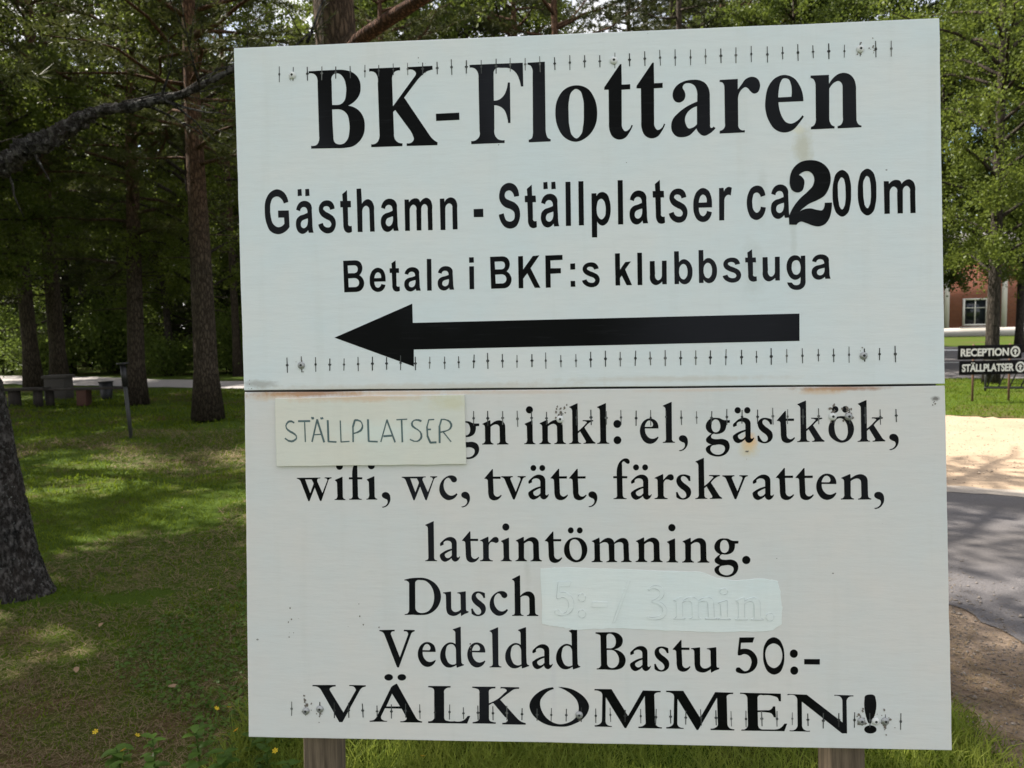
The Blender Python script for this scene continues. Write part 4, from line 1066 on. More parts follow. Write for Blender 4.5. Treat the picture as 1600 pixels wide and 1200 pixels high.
sv, sf = lathe([(0.0074, 0.0), (0.0074, 0.0016), (0.0068, 0.0026), (0.0050, 0.0034), (0.0036, 0.0046), (0.0025, 0.0048), (0.0022, 0.0030), (0.00005, 0.0026)])
scr_w = mesh_np('screw', sv, sf, M['screw_white'], True)
scr_z = mesh_np('screw', sv, sf, M['screw_zinc'], True)
for me_ in (scr_w, scr_z):
    me_.materials.append(M['mark_grey'])
    for k_ in range(len(sf) - 32, len(sf)):
        me_.polygons[k_].material_index = 1


def chip_mesh(seed, n=9, r=0.006, big=1.0):
    q = np.random.default_rng(seed)
    Vc = []
    Fc = []
    for c in range(n):
        cx_, cy_ = q.normal(0, r, 2) * (0.8, 1.35)
        m = q.integers(5, 8)
        a0 = len(Vc)
        rad = q.uniform(0.0005, 0.0018) * big
        for k in range(m):
            rr_ = rad * q.uniform(0.5, 1.3)
            Vc.append((cx_ + rr_ * math.cos(k * 2 * math.pi / m), cy_ + 1.2 * rr_ * math.sin(k * 2 * math.pi / m), 0.00075 + c * 0.00003))
        Fc.append(tuple(range(a0, a0 + m)))
    me = bpy.data.meshes.new('flaked_paint')
    me.from_pydata(Vc, [], Fc)
    me.materials.append(M['chip'])
    return me


SCREWS = [(122.6, 61.2, 'w', 0.4, -4), (774.5, 57.4, 'w', 0, 0), (1250.4, 54.2, 'w', 0.8, -3), (133.0, 653.4, 'z', 0.6, 5), (1250.5, 650.1, 'z', 0.6, 3),
          (659.3, 768.2, 'w', 1.4, 12), (1190.9, 768.0, 'w', 1.3, 6), (1221.3, 768.3, 'z', 1.5, 2), (132.3, 1361.6, 'z', 1.0, 11), (161.8, 1357.2, 'z', 0.6, -9), (690.4, 1360.2, 'z', 0.2, -8), (1239.6, 1363.5, 'z', 1.2, 8), (1266.3, 1363.1, 'w', 0.3, -2), (1284.5, 1362.8, 'z', 1.3, -4)]
for k, (x, y, c, amt, dy) in enumerate(SCREWS):
    par, dz = (upper, 0.0) if y < 705 else (lower, -0.0008)
    px, py = XY(x, y)
    link('screw', scr_w if c == 'w' else scr_z, par, (px, py, dz + 0.0003))
    if amt:
        link('flaked_paint', chip_mesh(40 + k, int(5 + amt * 9), 0.0035 + 0.0022 * amt, 1.7 if amt >= 1.0 else 1.0), par, (px, py + dy / 1000, dz))['kind'] = 'stuff'
for k, (x, y, n, r) in enumerate(((1275, 50, 10, 0.004), (1028, 842, 4, 0.008), (250, 1168, 5, 0.014), (470, 1230, 3, 0.004), (110, 1180, 4, 0.012), (1383, 740, 4, 0.006), (390, 55, 4, 0.01), (100, 1195, 3, 0.01), (30, 690, 6, 0.016))):
    par, dz = (upper, 0.0) if y < 705 else (lower, -0.0008)
    px, py = XY(x, y)
    link('flaked_paint', chip_mesh(90 + k, n, r), par, (px, py, dz))['kind'] = 'stuff'

# posts behind the panels
for cx_, w in ((0.1520 - 0.7, 0.068), (1.2200 - 0.7, 0.068)):
    p = MB()
    hh = 2.18 - 0.06 + 0.25
    p.box((0, 0, hh / 2), (w, 0.080, hh))
    o = p.obj('post', M['grey_wood'], sign, bevel=0.005)
    o.rotation_euler = (-math.pi / 2, 0, 0)
    o.location = (cx_, -0.25, -0.0130 - 0.046)

# ================================================================== TREES
def unit(v):
    return v / (np.linalg.norm(v, axis=-1, keepdims=True) + 1e-9)


def needles(points, dirs, n, L, w, r, spread=0.75):
    """n thin pointed needles round every twig point"""
    P = np.repeat(points, n, 0)
    D = np.repeat(dirs, n, 0)
    D = unit(D + r.normal(0, spread, D.shape))
    side = unit(np.cross(D, r.normal(0, 1, D.shape)))
    ln = L * r.uniform(0.6, 1.2, (len(P), 1))
    ww = w * r.uniform(0.7, 1.3, (len(P), 1))
    V = np.stack([P - side * ww, P + side * ww, P + D * ln], 1).reshape(-1, 3)
    F = np.arange(len(V)).reshape(-1, 3)
    return V, F


def leaves(points, size, r, flat=0.5, droop=0.25):
    """folded leaf quads with random orientation"""
    n = len(points)
    nrm = unit(r.normal(0, 1, (n, 3)) * (1, 1, 0.8) + (0, 0, flat))
    d = r.normal(0, 1, (n, 3))
    d = unit(d - (d * nrm).sum(1, keepdims=True) * nrm)
    d[:, 2] -= droop
    d = unit(d)
    s = np.cross(nrm, d)
    L = size * r.uniform(0.6, 1.3, (n, 1))
    w = L * 0.36
    lift = nrm * L * 0.10
    V = np.stack([points, points + d * L * 0.5 + s * w + lift, points + d * L, points + d * L * 0.5 - s * w + lift], 1).reshape(-1, 3)
    F = np.arange(4 * n).reshape(-1, 4)
    return V, F


def trunk_path(H, lean, r, n=14):
    z = np.linspace(0, 1, n)
    x = lean[0] * z + 0.10 * np.cumsum(r.normal(0, 0.35, n)) * z / 2
    y = lean[1] * z + 0.10 * np.cumsum(r.normal(0, 0.35, n)) * z / 2
    return np.stack([x, y, z * H], 1)


def at_h(path, h):
    return np.array([np.interp(h, path[:, 2], path[:, k]) for k in range(3)])


def make_conifer(seed, H, h0, R, d, cone=False, nl=46, tw=12, nn=20, L=0.17, w=0.0085, dead=8):
    r = np.random.default_rng(seed)
    tp = trunk_path(H, r.normal(0, 0.25, 2), r)
    zz = tp[:, 2] / H
    rad = d / 2 * ((1 - zz) ** 0.75 * 0.92 + 0.03)
    rad[0] *= 1.35
    mb = MB().tube(tp, rad, 14)
    Pn = []
    Dn = []
    for k in range(dead):
        h = r.uniform(1.8, max(2.2, h0))
        a = r.uniform(0, 6.28)
        p = at_h(tp, h)
        l = r.uniform(0.3, 1.3)
        q = [p + np.array([math.cos(a), math.sin(a), 0.1 * s - 0.15 * s * s]) * l * s for s in (0, 0.5, 1)]
        mb.tube(q, [0.018, 0.012, 0.004], 5)
    for k in range(nl):
        f = (k + r.uniform(0, 1)) / nl
        h = h0 + (H * 0.985 - h0) * f
        a = k * 2.4 + r.normal(0, 0.5)
        prof = (1 - f) ** 0.9 if cone else (1 - f ** 2.2) * (0.55 + 0.45 * min(1, f * 4))
        l = R * prof * r.uniform(0.65, 1.15) + 0.25
        p = at_h(tp, h)
        rise = (-0.35 if cone else 0.15) + (0.5 * f if not cone else 0.25 * f)
        dr = np.array([math.cos(a), math.sin(a), 0.0])
        s = np.linspace(0, 1, 6)
        wob = np.cumsum(r.normal(0, 0.05, (6, 3)), 0) * l
        q = p + dr * (l * s)[:, None] + np.array([0, 0, 1.0]) * (l * (rise * s + (0.22 if cone else -0.12) * s * s))[:, None] + wob * s[:, None]
        mb.tube(q, np.linspace(0.05 * min(1, l / 2), 0.008, 6), 6)
        for j in range(tw):
            t = 0.25 + 0.75 * (j + r.uniform(0, 1)) / tw
            b = np.array([np.interp(t, s, q[:, c]) for c in range(3)])
            sd = np.array([-dr[1], dr[0], 0]) * (1 if j % 2 else -1)
            td = unit(dr * 0.6 + sd * r.uniform(0.5, 1.0) + np.array([0, 0, r.normal(-0.1 if cone else 0.2, 0.3)]))
            tl = l * r.uniform(0.15, 0.36) * (1.15 - 0.5 * t)
            m = max(3, int(tl / 0.09))
            e = np.linspace(0.15, 1, m)[:, None]
            Pn.append(b + td * tl * e + r.normal(0, 0.02, (m, 3)))
            Dn.append(np.repeat(td[None], m, 0))
    V, F = needles(np.concatenate(Pn), np.concatenate(Dn), nn, L, w, r)
    return mb, V, F


def make_broadleaf(seed, H, h0, R, d, nl=26, nb=9, leaf=0.085, per=34, multi=0):
    r = np.random.default_rng(seed)
    tp = trunk_path(H, r.normal(0, 0.4, 2), r)
    zz = tp[:, 2] / H
    rad = d / 2 * ((1 - zz) ** 0.8 * 0.93 + 0.03)
    rad[0] *= 1.3
    mb = MB().tube(tp, rad, 12)
    Pl = []
    for k in range(nl):
        f = (k + r.uniform(0, 1)) / nl
        h = h0 + (H * 0.97 - h0) * f
        a = k * 2.4 + r.normal(0, 0.6)
        l = R * math.sin(math.pi * min(0.97, 0.14 + 0.86 * f)) ** 0.7 * r.uniform(0.6, 1.15) + 0.3
        p = at_h(tp, h)
        dr = np.array([math.cos(a), math.sin(a), 0.0])
        s = np.linspace(0, 1, 6)
        wob = np.cumsum(r.normal(0, 0.06, (6, 3)), 0) * l
        q = p + dr * (l * s)[:, None] + np.array([0, 0, 1.0]) * (l * (0.75 * s - 0.45 * s * s))[:, None] + wob * s[:, None]
        mb.tube(q, np.linspace(0.045 * min(1, l / 2), 0.007, 6), 6)
        for j in range(nb):
            t = 0.2 + 0.8 * (j + r.uniform(0, 1)) / nb
            b = np.array([np.interp(t, s, q[:, c]) for c in range(3)])
            td = unit(dr * 0.5 + r.normal(0, 0.7, 3) + (0, 0, -0.05))
            tl = r.uniform(0.35, 0.95) * (0.5 + l / R * 0.5)
            e = r.uniform(0, 1, per)[:, None]
            Pl.append(b + td * tl * e + r.normal(0, 0.085, (per, 3)) + np.array([0, 0, -0.18]) * e * e)
    V, F = leaves(np.concatenate(Pl), leaf, r)
    return mb, V, F


def make_bush(seed, H, R, leaf=0.09, n=3200, stems=7):
    r = np.random.default_rng(seed)
    mb = MB()
    Pl = []
    for k in range(stems * 3):
        a = r.uniform(0, 6.28)
        q0 = np.array([math.cos(a), math.sin(a), 0]) * r.uniform(0, 0.25 * R)
        top = np.array([math.cos(a) * R * r.uniform(0.2, 0.95), math.sin(a) * R * r.uniform(0.2, 0.95), H * r.uniform(0.45, 1.0)])
        mid = (q0 + top) / 2 + (0, 0, 0.12 * H)
        mb.tube([q0, mid, top], [0.022, 0.014, 0.004], 5)
        m = n // (stems * 3)
        t = r.uniform(0.15, 1, m)[:, None]
        base = (1 - t) ** 2 * q0 + 2 * t * (1 - t) * mid + t * t * top
        Pl.append(base + r.normal(0, 0.16 * R + 0.05, (m, 3)) * (1, 1, 0.7))
    P = np.concatenate(Pl)
    P[:, 2] = np.abs(P[:, 2]) + 0.03
    V, F = leaves(P, leaf, r)
    return mb, V, F


class Kind:
    def __init__(self, made, bark, leafm, nm):
        mb, V, F = made
        self.trunk = mb.mesh('trunk', bark, True)
        self.crown = mesh_np('crown', V, F, leafm)
        self.nm = nm


def plant(kind, x, y, label, cat='tree', group=None, rot=0.0, s=1.0, sz=None, crown=True, z=0.0, cs=1.0):
    t = thing(kind.nm, label, cat, (x, y, z), rot, group)
    t.scale = (s, s, sz or s)
    o = link('trunk' if cat == 'tree' else 'stem', kind.trunk, t)
    if crown:
        c = link('crown' if cat == 'tree' else 'foliage', kind.crown, t)
        c.scale = (cs, cs, 1)
    return t


pineA = Kind(make_conifer(21, 16.0, 6.0, 3.2, 0.46, nl=48, tw=13), M['pine_bark'], M['needles'], 'pine_tree')
pineB = Kind(make_conifer(22, 14.0, 3.6, 3.1, 0.40, nl=52, tw=13, dead=14), M['pine_bark'], M['needles'], 'pine_tree')
spruceA = Kind(make_conifer(23, 17.0, 1.2, 3.1, 0.36, cone=True, nl=80, tw=11, nn=14, L=0.15, w=0.016), M['dark_bark'], M['spruce_needles'], 'spruce_tree')
birchA = Kind(make_broadleaf(31, 12.0, 2.3, 3.1, 0.32, nl=48, nb=15, per=66, leaf=0.071), M['dark_bark'], M['leaf_bright'], 'leafy_tree')
birchB = Kind(make_broadleaf(32, 11.0, 2.4, 3.3, 0.31, nl=48, nb=15, per=75, leaf=0.085), M['dark_bark'], M['leaf_mid'], 'leafy_tree')
bushA = Kind(make_bush(41, 2.6, 1.6, n=9000, leaf=0.10), M['dark_bark'], M['bush_leaf'], 'leafy_bush')
bushB = Kind(make_bush(42, 1.6, 1.4, n=7000, leaf=0.09), M['dark_bark'], M['bush_leaf'], 'leafy_bush')

# --- the old tree at the left edge, with real bark plates and its low limb
def old_trunk():
    r = np.random.default_rng(61)
    nz, nt = 520, 200
    z = np.concatenate([np.linspace(-0.15, 2.7, 420), np.linspace(2.7, 6.2, 101)[1:]])
    th = np.arange(nt) * 2 * math.pi / nt
    Z, T = np.meshgrid(z, th, indexing='ij')
    rad = 0.195 - 0.008 * Z + 0.055 * np.exp(-np.clip(Z + 0.05, 0, 9) / 0.14) * (1 + 0.5 * np.sin(3 * T + 1.0))
    # plates: nearest two random cells on the unrolled bark
    n = 2300
    cu = r.uniform(0, 2 * math.pi, n)
    cz = r.uniform(-0.2, 6.3, n)
    U = T * 0.23
    best1 = np.full(Z.shape, 9.0)
    best2 = np.full(Z.shape, 9.0)
    hgt = np.zeros(Z.shape)
    wu = 0.02 * np.sin(Z * 23 + 3 * T) + 0.012 * np.sin(Z * 51 + 7 * T)
    for i in range(n):
        lo, hi = np.searchsorted(z, (cz[i] - 0.22, cz[i] + 0.22))
        if hi <= lo:
            continue
        du = (T[lo:hi] - cu[i] + math.pi) % (2 * math.pi) - math.pi
        dd = np.sqrt((du * 0.23 + wu[lo:hi]) ** 2 + ((Z[lo:hi] - cz[i]) * 0.36) ** 2)
        b1 = best1[lo:hi]
        b2 = best2[lo:hi]
        new = dd < b1
        b2[...] = np.where(new, b1, np.minimum(b2, dd))
        hgt[lo:hi] = np.where(new, (i * 0.618) % 1.0, hgt[lo:hi])
        b1[...] = np.where(new, dd, b1)
    edge = np.clip((best2 - best1) / 0.011, 0, 1) ** 0.6
    rad = rad + 0.010 * edge + 0.007 * edge * hgt + r.normal(0, 0.0016, Z.shape) * edge
    cx_ = -0.127 * Z - 0.03 * np.clip(Z - 1.2, 0, 9) ** 1.3
    V = np.stack([cx_ + rad * np.cos(T), rad * np.sin(T), Z], -1).reshape(-1, 3)
    i = np.arange(nz - 1)[:, None]
    k = np.arange(nt)[None, :]
    F = np.stack(np.broadcast_arrays(i * nt + k, i * nt + (k + 1) % nt, (i + 1) * nt + (k + 1) % nt, (i + 1) * nt + k), -1).reshape(-1, 4)
    return V, F


def old_bark_mat():
    t = NT('old_bark')
    v = t.coord('Object', scale=(1, 1, 0.7))
    f = t.noise(v, 42.0, 6.0, 0.75)
    g = t.noise(v, 5.0, 3.0)
    pat = t.noise(t.coord('Object', scale=(1, 1, 0.55)), 34.0, 5.0, 0.72)
    crack = t.ramp(pat, [(0.42, (0, 0, 0)), (0.56, (1, 1, 1))])
    col = t.mix(f, (0.040, 0.038, 0.036), (0.15, 0.142, 0.135))
    col = t.mix(crack, (0.012, 0.0115, 0.011), col)
    col = t.mix(t.ramp(g, [(0.4, (0, 0, 0)), (0.7, (1, 1, 1))]), col, t.mix(0.5, col, (0.07, 0.055, 0.045)))
    lf = t.ramp(t.noise(t.coord('Object', scale=(1, 1, 0.8)), 60.0, 3.0, 0.6), [(0.63, (0, 0, 0)), (0.69, (1, 1, 1))])
    col = t.mix(t.math('MULTIPLY', lf, 0.8), col, (0.24, 0.25, 0.235))
    t.base(col)
    t.rough(0.92)
    t.b.inputs['Specular IOR Level'].default_value = 0.12
    t.bump(t.math('ADD', f, crack), 1.0, 0.015)
    return t.m


M['old_bark2'] = old_bark_mat()
ot = thing('old_tree', 'old tree with thick cracked dark grey bark at the left edge, nearest trunk', 'tree', (-3.14, 4.62, 0))
V, F = old_trunk()
link('trunk', mesh_np('trunk', V, F, M['old_bark2'], True), ot)
r_ = np.random.default_rng(63)
BR = np.array([(-3.174, 4.42, 2.46), (-2.924, 4.34, 2.515), (-2.782, 4.31, 2.536), (-2.644, 4.3, 2.613), (-2.485, 4.3, 2.678), (-2.346, 4.3, 2.761), (-2.238, 4.3, 2.809), (-2.063, 4.3, 2.823), (-1.886, 4.3, 2.86), (-1.752, 4.3, 2.891), (-1.619, 4.3, 2.956), (-1.487, 4.3, 3.015), (-1.30, 4.32, 3.06), (-1.0, 4.4, 3.16)]) - np.array((-3.16, 4.62, 0))
bt = np.linspace(0, 1, len(BR))
tt = np.linspace(0, 1, 150)
bp = np.stack([np.interp(tt, bt, BR[:, c]) for c in range(3)], 1)
ker = np.ones(7) / 7
bp = np.stack([np.convolve(np.pad(bp[:, c], 3, 'edge'), ker, 'valid') for c in range(3)], 1)
brad = np.interp(tt, [0, 0.12, 0.3, 0.40, 0.48, 0.75, 1], [0.066, 0.057, 0.048, 0.038, 0.026, 0.015, 0.007])
Vb, Fb = tube(bp, brad, 24)
Vb = Vb.reshape(150, 24, 3)
cen = bp[:, None, :]
rough = 1 + 0.42 * r_.normal(0, 1, (150, 24, 1)) * np.interp(tt, [0, 0.5, 1], [1, 1, 0.5])[:, None, None]
rough = (rough + np.roll(rough, 1, 0) + np.roll(rough, 2, 0) + np.roll(rough, 1, 1) + np.roll(rough, -1, 1)) / 5 + 0.06 * r_.normal(0, 1, (150, 24, 1))
Vb = (cen + (Vb - cen) * rough).reshape(-1, 3)
limb = link('branch', mesh_np('branch', Vb, Fb, M['old_bark2'], True), ot)
Pn = []
Dn = []
off = np.array((-3.16, 4.62, 0))
def twig(a, d, l, r0=0.009, nd=True, sub=4):
    mb = MB()
    a = np.array(a, float)
    d = unit(np.array(d, float))
    s = np.linspace(0, 1, 6)[:, None]
    q = a + d * l * s + np.array([0, 0, -0.12 * l]) * s * s + np.cumsum(r_.normal(0, 0.03, (6, 3)), 0) * l
    mb.tube(q, np.linspace(r0, 0.002, 6), 5)
    if nd:
        for k in range(sub):
            t = r_.uniform(0.35, 1)
            b = np.array([np.interp(t, s[:, 0], q[:, c]) for c in range(3)])
            sd = unit(d + r_.normal(0, 0.6, 3))
            m = 7
            e = np.linspace(0.1, 1, m)[:, None]
            pp_ = b + sd * r_.uniform(0.12, 0.3) * e
            mb.tube(pp_[[0, -1]], [0.003, 0.0015], 4)
            Pn.append(pp_)
            Dn.append(np.repeat(sd[None], m, 0))
    mb.obj('twig', M['old_bark2'], limb, True)


twig(bp[36], (0.35, 0.1, -0.9), 0.20, 0.014, False)
twig(bp[20], (0.2, 0.2, -0.9), 0.25, 0.010, False)
for k in range(14):
    j = int(r_.uniform(70, 148))
    twig(bp[j], (r_.uniform(0.1, 1), r_.uniform(-0.5, 0.6), r_.uniform(-0.25, 0.9)), r_.uniform(0.25, 0.6))
tag(limb, 'low gnarled limb with lichen')
V, F = needles(np.concatenate(Pn), np.concatenate(Dn), 9, 0.05, 0.0011, r_)
tag(link('needle_tuft', mesh_np('needle_tuft', V, F, M['needles']), limb), kind='stuff')
mbc, Vc, Fc = make_conifer(64, 15.0, 5.0, 4.3, 0.3, nl=64, tw=12)
oc = link('crown', mesh_np('crown', Vc, Fc, M['needles']), ot)

# --- pines standing on the mossy slope
plant(pineA, -5.48, 13.74, 'tall pine with reddish upper trunk, nearest of the park pines left of the board', group=None, rot=0.4, sz=0.74)
plant(pineB, -8.25, 16.82, 'dark pine trunk behind the thin leaning post', rot=2.0, sz=0.8)
plant(pineA, -11.75, 19.95, 'dark pine trunk standing behind the grey concrete block', rot=3.3, s=0.92)
plant(pineB, -13.6, 21.8, 'grey pine trunk at the left end of the low bench', rot=5.1, s=1.12)
plant(pineB, -9.35, 26.2, 'slender dark trunk beyond the gravel path beside the board edge', rot=1.0, s=0.72, sz=1.1)
t6 = plant(pineA, -1.74, 9.05, 'thick grey pine trunk rising behind the top edge of the board', rot=1.9, s=1.38, sz=1.06, cs=0.68)
# reddish limb of that pine
lp = np.array([(-1.95, 9.0, 4.4), (-1.586, 8.6, 4.70), (-1.2, 8.3, 4.80), (-0.85, 8.0, 4.861), (-0.5, 7.75, 4.95), (-0.156, 7.5, 5.1)])
M['red_bark'] = bark_mat('red_bark', (0.12, 0.050, 0.030), (0.15, 0.060, 0.034), 0, 10, sc=1.4)
Vq, Fq = tube(lp, np.array([0.10, 0.078, 0.072, 0.066, 0.058, 0.05]), 14)
Mi = Matrix.LocRotScale(Vector((-1.74, 9.05, 0)), Matrix.Rotation(1.9, 3, 'Z').to_quaternion(), Vector((1.38, 1.38, 1.06))).inverted()
Vq = np.array([Mi @ Vector(v) for v in Vq])
tag(link('branch', mesh_np('branch', Vq, Fq, M['red_bark'], True), t6), 'bare reddish limb')

# --- conifers and leafy trees that close the view, near to far
plant(spruceA, 4.9, 22.5, 'dark dense spruce whose top shows above the middle of the board', rot=0.7, s=0.95)
plant(pineB, 1.9, 28.5, 'dark pine crown showing above the board left of the gap of sky', rot=4.0, s=1.35)
plant(spruceA, 7.0, 27.5, 'dark spruce crown above the right half of the board', rot=3.0, s=1.1)
plant(pineB, -4.2, 24.5, 'pine crown showing above the board just right of the grey trunk', rot=2.7, s=1.05)
plant(birchB, 9.2, 24.5, 'leafy tree showing above the right part of the board', rot=1.1, s=1.1)
plant(birchA, 10.92, 17.45, 'leafy tree with straight grey trunk behind the black direction signs', rot=2.2, s=1.0)
plant(birchB, 14.3, 20.8, 'leafy tree at the right edge beyond the direction signs', rot=0.3, s=1.0)
plant(birchA, 20.5, 31.0, 'leafy tree in front of the brick building', rot=4.4, s=1.05)
plant(birchA, -16.2, 21.5, 'bright leafy tree in the upper left corner', rot=5.0, s=1.0)
plant(birchB, -12.6, 28.5, 'leafy tree beyond the path behind the left pines', rot=3.0, s=1.0)
plant(spruceA, -17.5, 30.5, 'dark spruce beyond the path, left of the leafy tree', rot=2.0, s=0.95)
plant(spruceA, -13.0, 33.0, 'dark spruce beyond the path, middle one of the far row', rot=4.2, s=1.0)
plant(pineB, -10.2, 34.5, 'far pine beyond the path close to the board edge', rot=0.9, s=1.1)
plant(spruceA, -23.5, 33.0, 'dark spruce beyond the path at the far left', rot=5.5, s=1.0)
plant(pineA, -20.0, 27.0, 'tall pine beyond the path at the left edge', rot=1.4, s=1.0)
plant(birchB, -21.5, 36.5, 'far leafy tree between the two left spruces', rot=1.7, s=1.25)
# trees added left of the frame to shade the slope; some crowns reach in
for k, (x, y, kd, lab) in enumerate(((-6.6, 6.2, pineB, 'pine added for shade left of the frame beside the old tree'), (-8.6, 3.0, birchB, 'leafy tree added for shade left of the frame near the camera'),
                                      (-13.2, 14.6, birchA, 'leafy tree added for shade left of the frame level with the bench'), (-12.6, 6.8, pineB, 'second pine row added for shade left of the frame'), (-17.2, 18.6, pineB, 'pine added for shade left of the frame beyond the bench'), (-6.4, -0.6, pineA, 'pine added for shade left of the frame behind the camera'))):
    plant(kd, x, y, lab, rot=k * 0.9 + 0.3, s=(1.0, 0.9, 0.95, 1.05, 1.0, 1.0)[k])
plant(birchA, -9.5, 10.5, 'slim leafy tree added to shade the lawn, left of the frame level with the leaning post', rot=0.6, s=0.95, cs=0.5)  # added out of view, crown narrowed to shade one band of lawn
plant(birchB, -8.6, 8.0, 'slim leafy tree added to shade the lawn, left of the frame behind the old tree', rot=2.6, s=0.9, cs=0.42)  # second added shade tree, darkens the nearer band of lawn
plant(birchB, -17.6, 30.2, 'tall leafy tree beyond the path closing the upper left corner', rot=2.9, s=1.6)
plant(birchA, -12.2, 31.0, 'tall leafy tree beyond the path left of the reddish pine top', rot=0.2, s=1.5)
plant(birchB, 13.3, 24.2, 'leafy tree with low boughs hanging before the brick building', rot=3.9, s=0.95)
plant(birchB, -10.9, 14.7, 'leafy tree reaching into the upper left corner from outside the frame', rot=1.5, s=0.95)
plant(birchB, -12.9, 18.4, 'leafy tree with low crown behind the concrete block, upper left', rot=2.5, s=0.95)
plant(birchA, -7.1, 17.6, 'leafy tree filling the gap behind the nearest park pine', rot=0.8, s=0.95)
plant(birchB, -18.6, 25.0, 'leafy tree on the path edge at the far left', rot=5.6, s=1.05)
plant(spruceA, -15.3, 34.6, 'dark spruce beyond the path behind the tall bush', rot=1.2, s=1.05)
plant(spruceA, -19.6, 35.5, 'dark spruce beyond the path, second from the left', rot=3.6, s=1.05)
for k, (px_, D, kd, s, lab) in enumerate(((600, 36, pineA, 1.3, 'tall far pine above the board just right of the red limb'), (665, 33, birchB, 1.75, 'tall far leafy tree above the K of the heading'), (745, 38, spruceA, 1.3, 'tall far spruce above the F of the heading'),
                                          (820, 34, pineB, 1.45, 'tall far pine above the first t of the heading'), (985, 35, spruceA, 1.25, 'tall far spruce right of the gap of sky over the board'), (1050, 38, spruceA, 1.35, 'darkest tall far spruce over the middle of the board'), (1110, 33, pineB, 1.45, 'tall far pine above the letter a of the heading'),
                                          (1190, 36, pineA, 1.35, 'tall far pine above the letter r of the heading'), (1265, 33, birchB, 1.75, 'tall far leafy tree above the letter e of the heading'), (1340, 36, birchA, 1.7, 'tall far leafy tree above the letter n of the heading'), (630, 42, spruceA, 1.5, 'second far spruce above the board near the red limb'), (705, 41, birchB, 1.95, 'second far leafy tree above the hyphen of the heading'), (785, 43, spruceA, 1.55, 'second far spruce above the l of the heading'), (850, 41, birchA, 1.75, 'far leafy tree at the left rim of the gap of sky'), (1010, 42, spruceA, 1.6, 'second far spruce right of the gap of sky'), (1090, 42, spruceA, 1.55, 'second far spruce above the a of the heading'),
                                          (1420, 34, birchB, 1.7, 'tall far leafy tree above the upper right board corner'))):
    plant(kd, (px_ - 800) / 1200 * D, D, lab, rot=k * 1.37, s=s)
BUSHES = [(-14.9, 29.6, bushA, 1.0), (-17.6, 28.7, bushB, 1.2), (-12.2, 27.4, bushB, 0.95), (-10.3, 28.6, bushA, 1.0), (-20.4, 31.5, bushA, 1.15), (-23.8, 31.0, bushB, 1.3), (-9.2, 27.4, bushB, 1.15), (-16.2, 31.5, bushA, 1.3)]
BL = ['leafy bush beyond the path between the two left pine trunks', 'low leafy bush beyond the path left of the dark trunks', 'low sunlit bush beyond the path between the middle trunks', 'tall bush beyond the path beside the board edge',
      'tall bush beyond the path at the far left', 'low spreading bush at the left edge beyond the path', 'low sunlit bush beyond the path close to the slender trunk', 'tall dark bush behind the low bushes across the path']
for k, (x, y, kd, s) in enumerate(BUSHES):
    plant(kd, x, y, BL[k], 'bush', 'bushes beyond the gravel path', rot=k * 1.3, s=s)

# --- the far wood: one mass of foliage
def far_wood():
    r = np.random.default_rng(77)
    P = []
    for k in range(230):
        if k < 150:
            x = r.uniform(-75, -4)
            y = 38 + r.uniform(0, 24) - 0.1 * x
        else:
            x = r.uniform(-4, 95)
            y = 70 + r.uniform(0, 22)
        H = r.uniform(11, 19)
        n = 520
        f = r.uniform(0.0, 1, n) ** 0.95
        R = r.uniform(2.0, 3.4) * (1 - f) ** 0.6 + 0.25
        a = r.uniform(0, 6.28, n)
        rr_ = R * np.sqrt(r.uniform(0.15, 1, n))
        P.append(np.stack([x + rr_ * np.cos(a), y + rr_ * np.sin(a), H * f], 1))
    return leaves(np.concatenate(P), 0.75, r, 0.4)


V, F = far_wood()
tag(link('far_wood', mesh_np('far_wood', V, F, M['wood_leaf'])), 'dark far wood closing the view behind the trees', 'wood', kind='stuff')

# ================================================================== GRASS, MOSS, WEEDS
def blades(x, y, L, w, r, lean=0.5):
    n = len(x)
    z = gz(x, y)
    B = np.stack([x, y, z - 0.005], 1)
    a = r.uniform(0, 6.28, n)
    s = np.stack([np.cos(a), np.sin(a), np.zeros(n)], 1)
    d = np.stack([r.normal(0, lean, n), r.normal(0, lean, n), np.ones(n)], 1)
    d = unit(d)
    L = L[:, None]
    w = w[:, None]
    mid = B + d * L * 0.55
    tip = mid + unit(d + np.stack([r.normal(0, 0.7, n), r.normal(0, 0.7, n), -0.25 * np.ones(n)], 1)) * L * 0.5
    V = np.stack([B - s * w, B + s * w, mid + s * w * 0.8, tip, mid - s * w * 0.8], 1).reshape(-1, 3)
    b = np.arange(n) * 5
    F4 = np.stack([b, b + 1, b + 2, b + 4], 1)
    F3 = np.stack([b + 4, b + 2, b + 3], 1)
    return V, [F4, F3]


def pnoise(x, y, s, seed):
    q = np.random.default_rng(seed)
    v = 0
    for k in range(5):
        a, b, c = q.uniform(0.6, 1.6, 2).tolist() + [q.uniform(0, 6.28)]
        th = q.uniform(0, 6.28)
        v = v + np.sin(s * (a * (x * math.cos(th) + y * math.sin(th))) + c + 0.9 * np.sin(s * b * 0.7 * (x * math.sin(th) - y * math.cos(th))))
    return v / 5


r = np.random.default_rng(81)
# tall grass round and behind the feet of the board
n = 52000
x = r.uniform(-1.12, 1.72, n)
y = r.uniform(1.75, 3.75, n)
keep = (y < 3.3 + 0.3 * np.sin(3 * x)) & (r.uniform(0, 1, n) < 0.75 + 0.25 * np.clip(pnoise(x, y, 4, 3) * 2, -1, 1))
x, y = x[keep], y[keep]
L = r.uniform(0.06, 0.17, len(x)) * (1 + 0.25 * pnoise(x, y, 3, 4))
V, F = blades(x, y, L, r.uniform(0.0012, 0.0028, len(x)), r, 0.45)
tag(link('tall_grass', mesh_np('tall_grass', V, F, M['grass'])), 'tall green grass growing round the board posts', 'grass', kind='stuff')
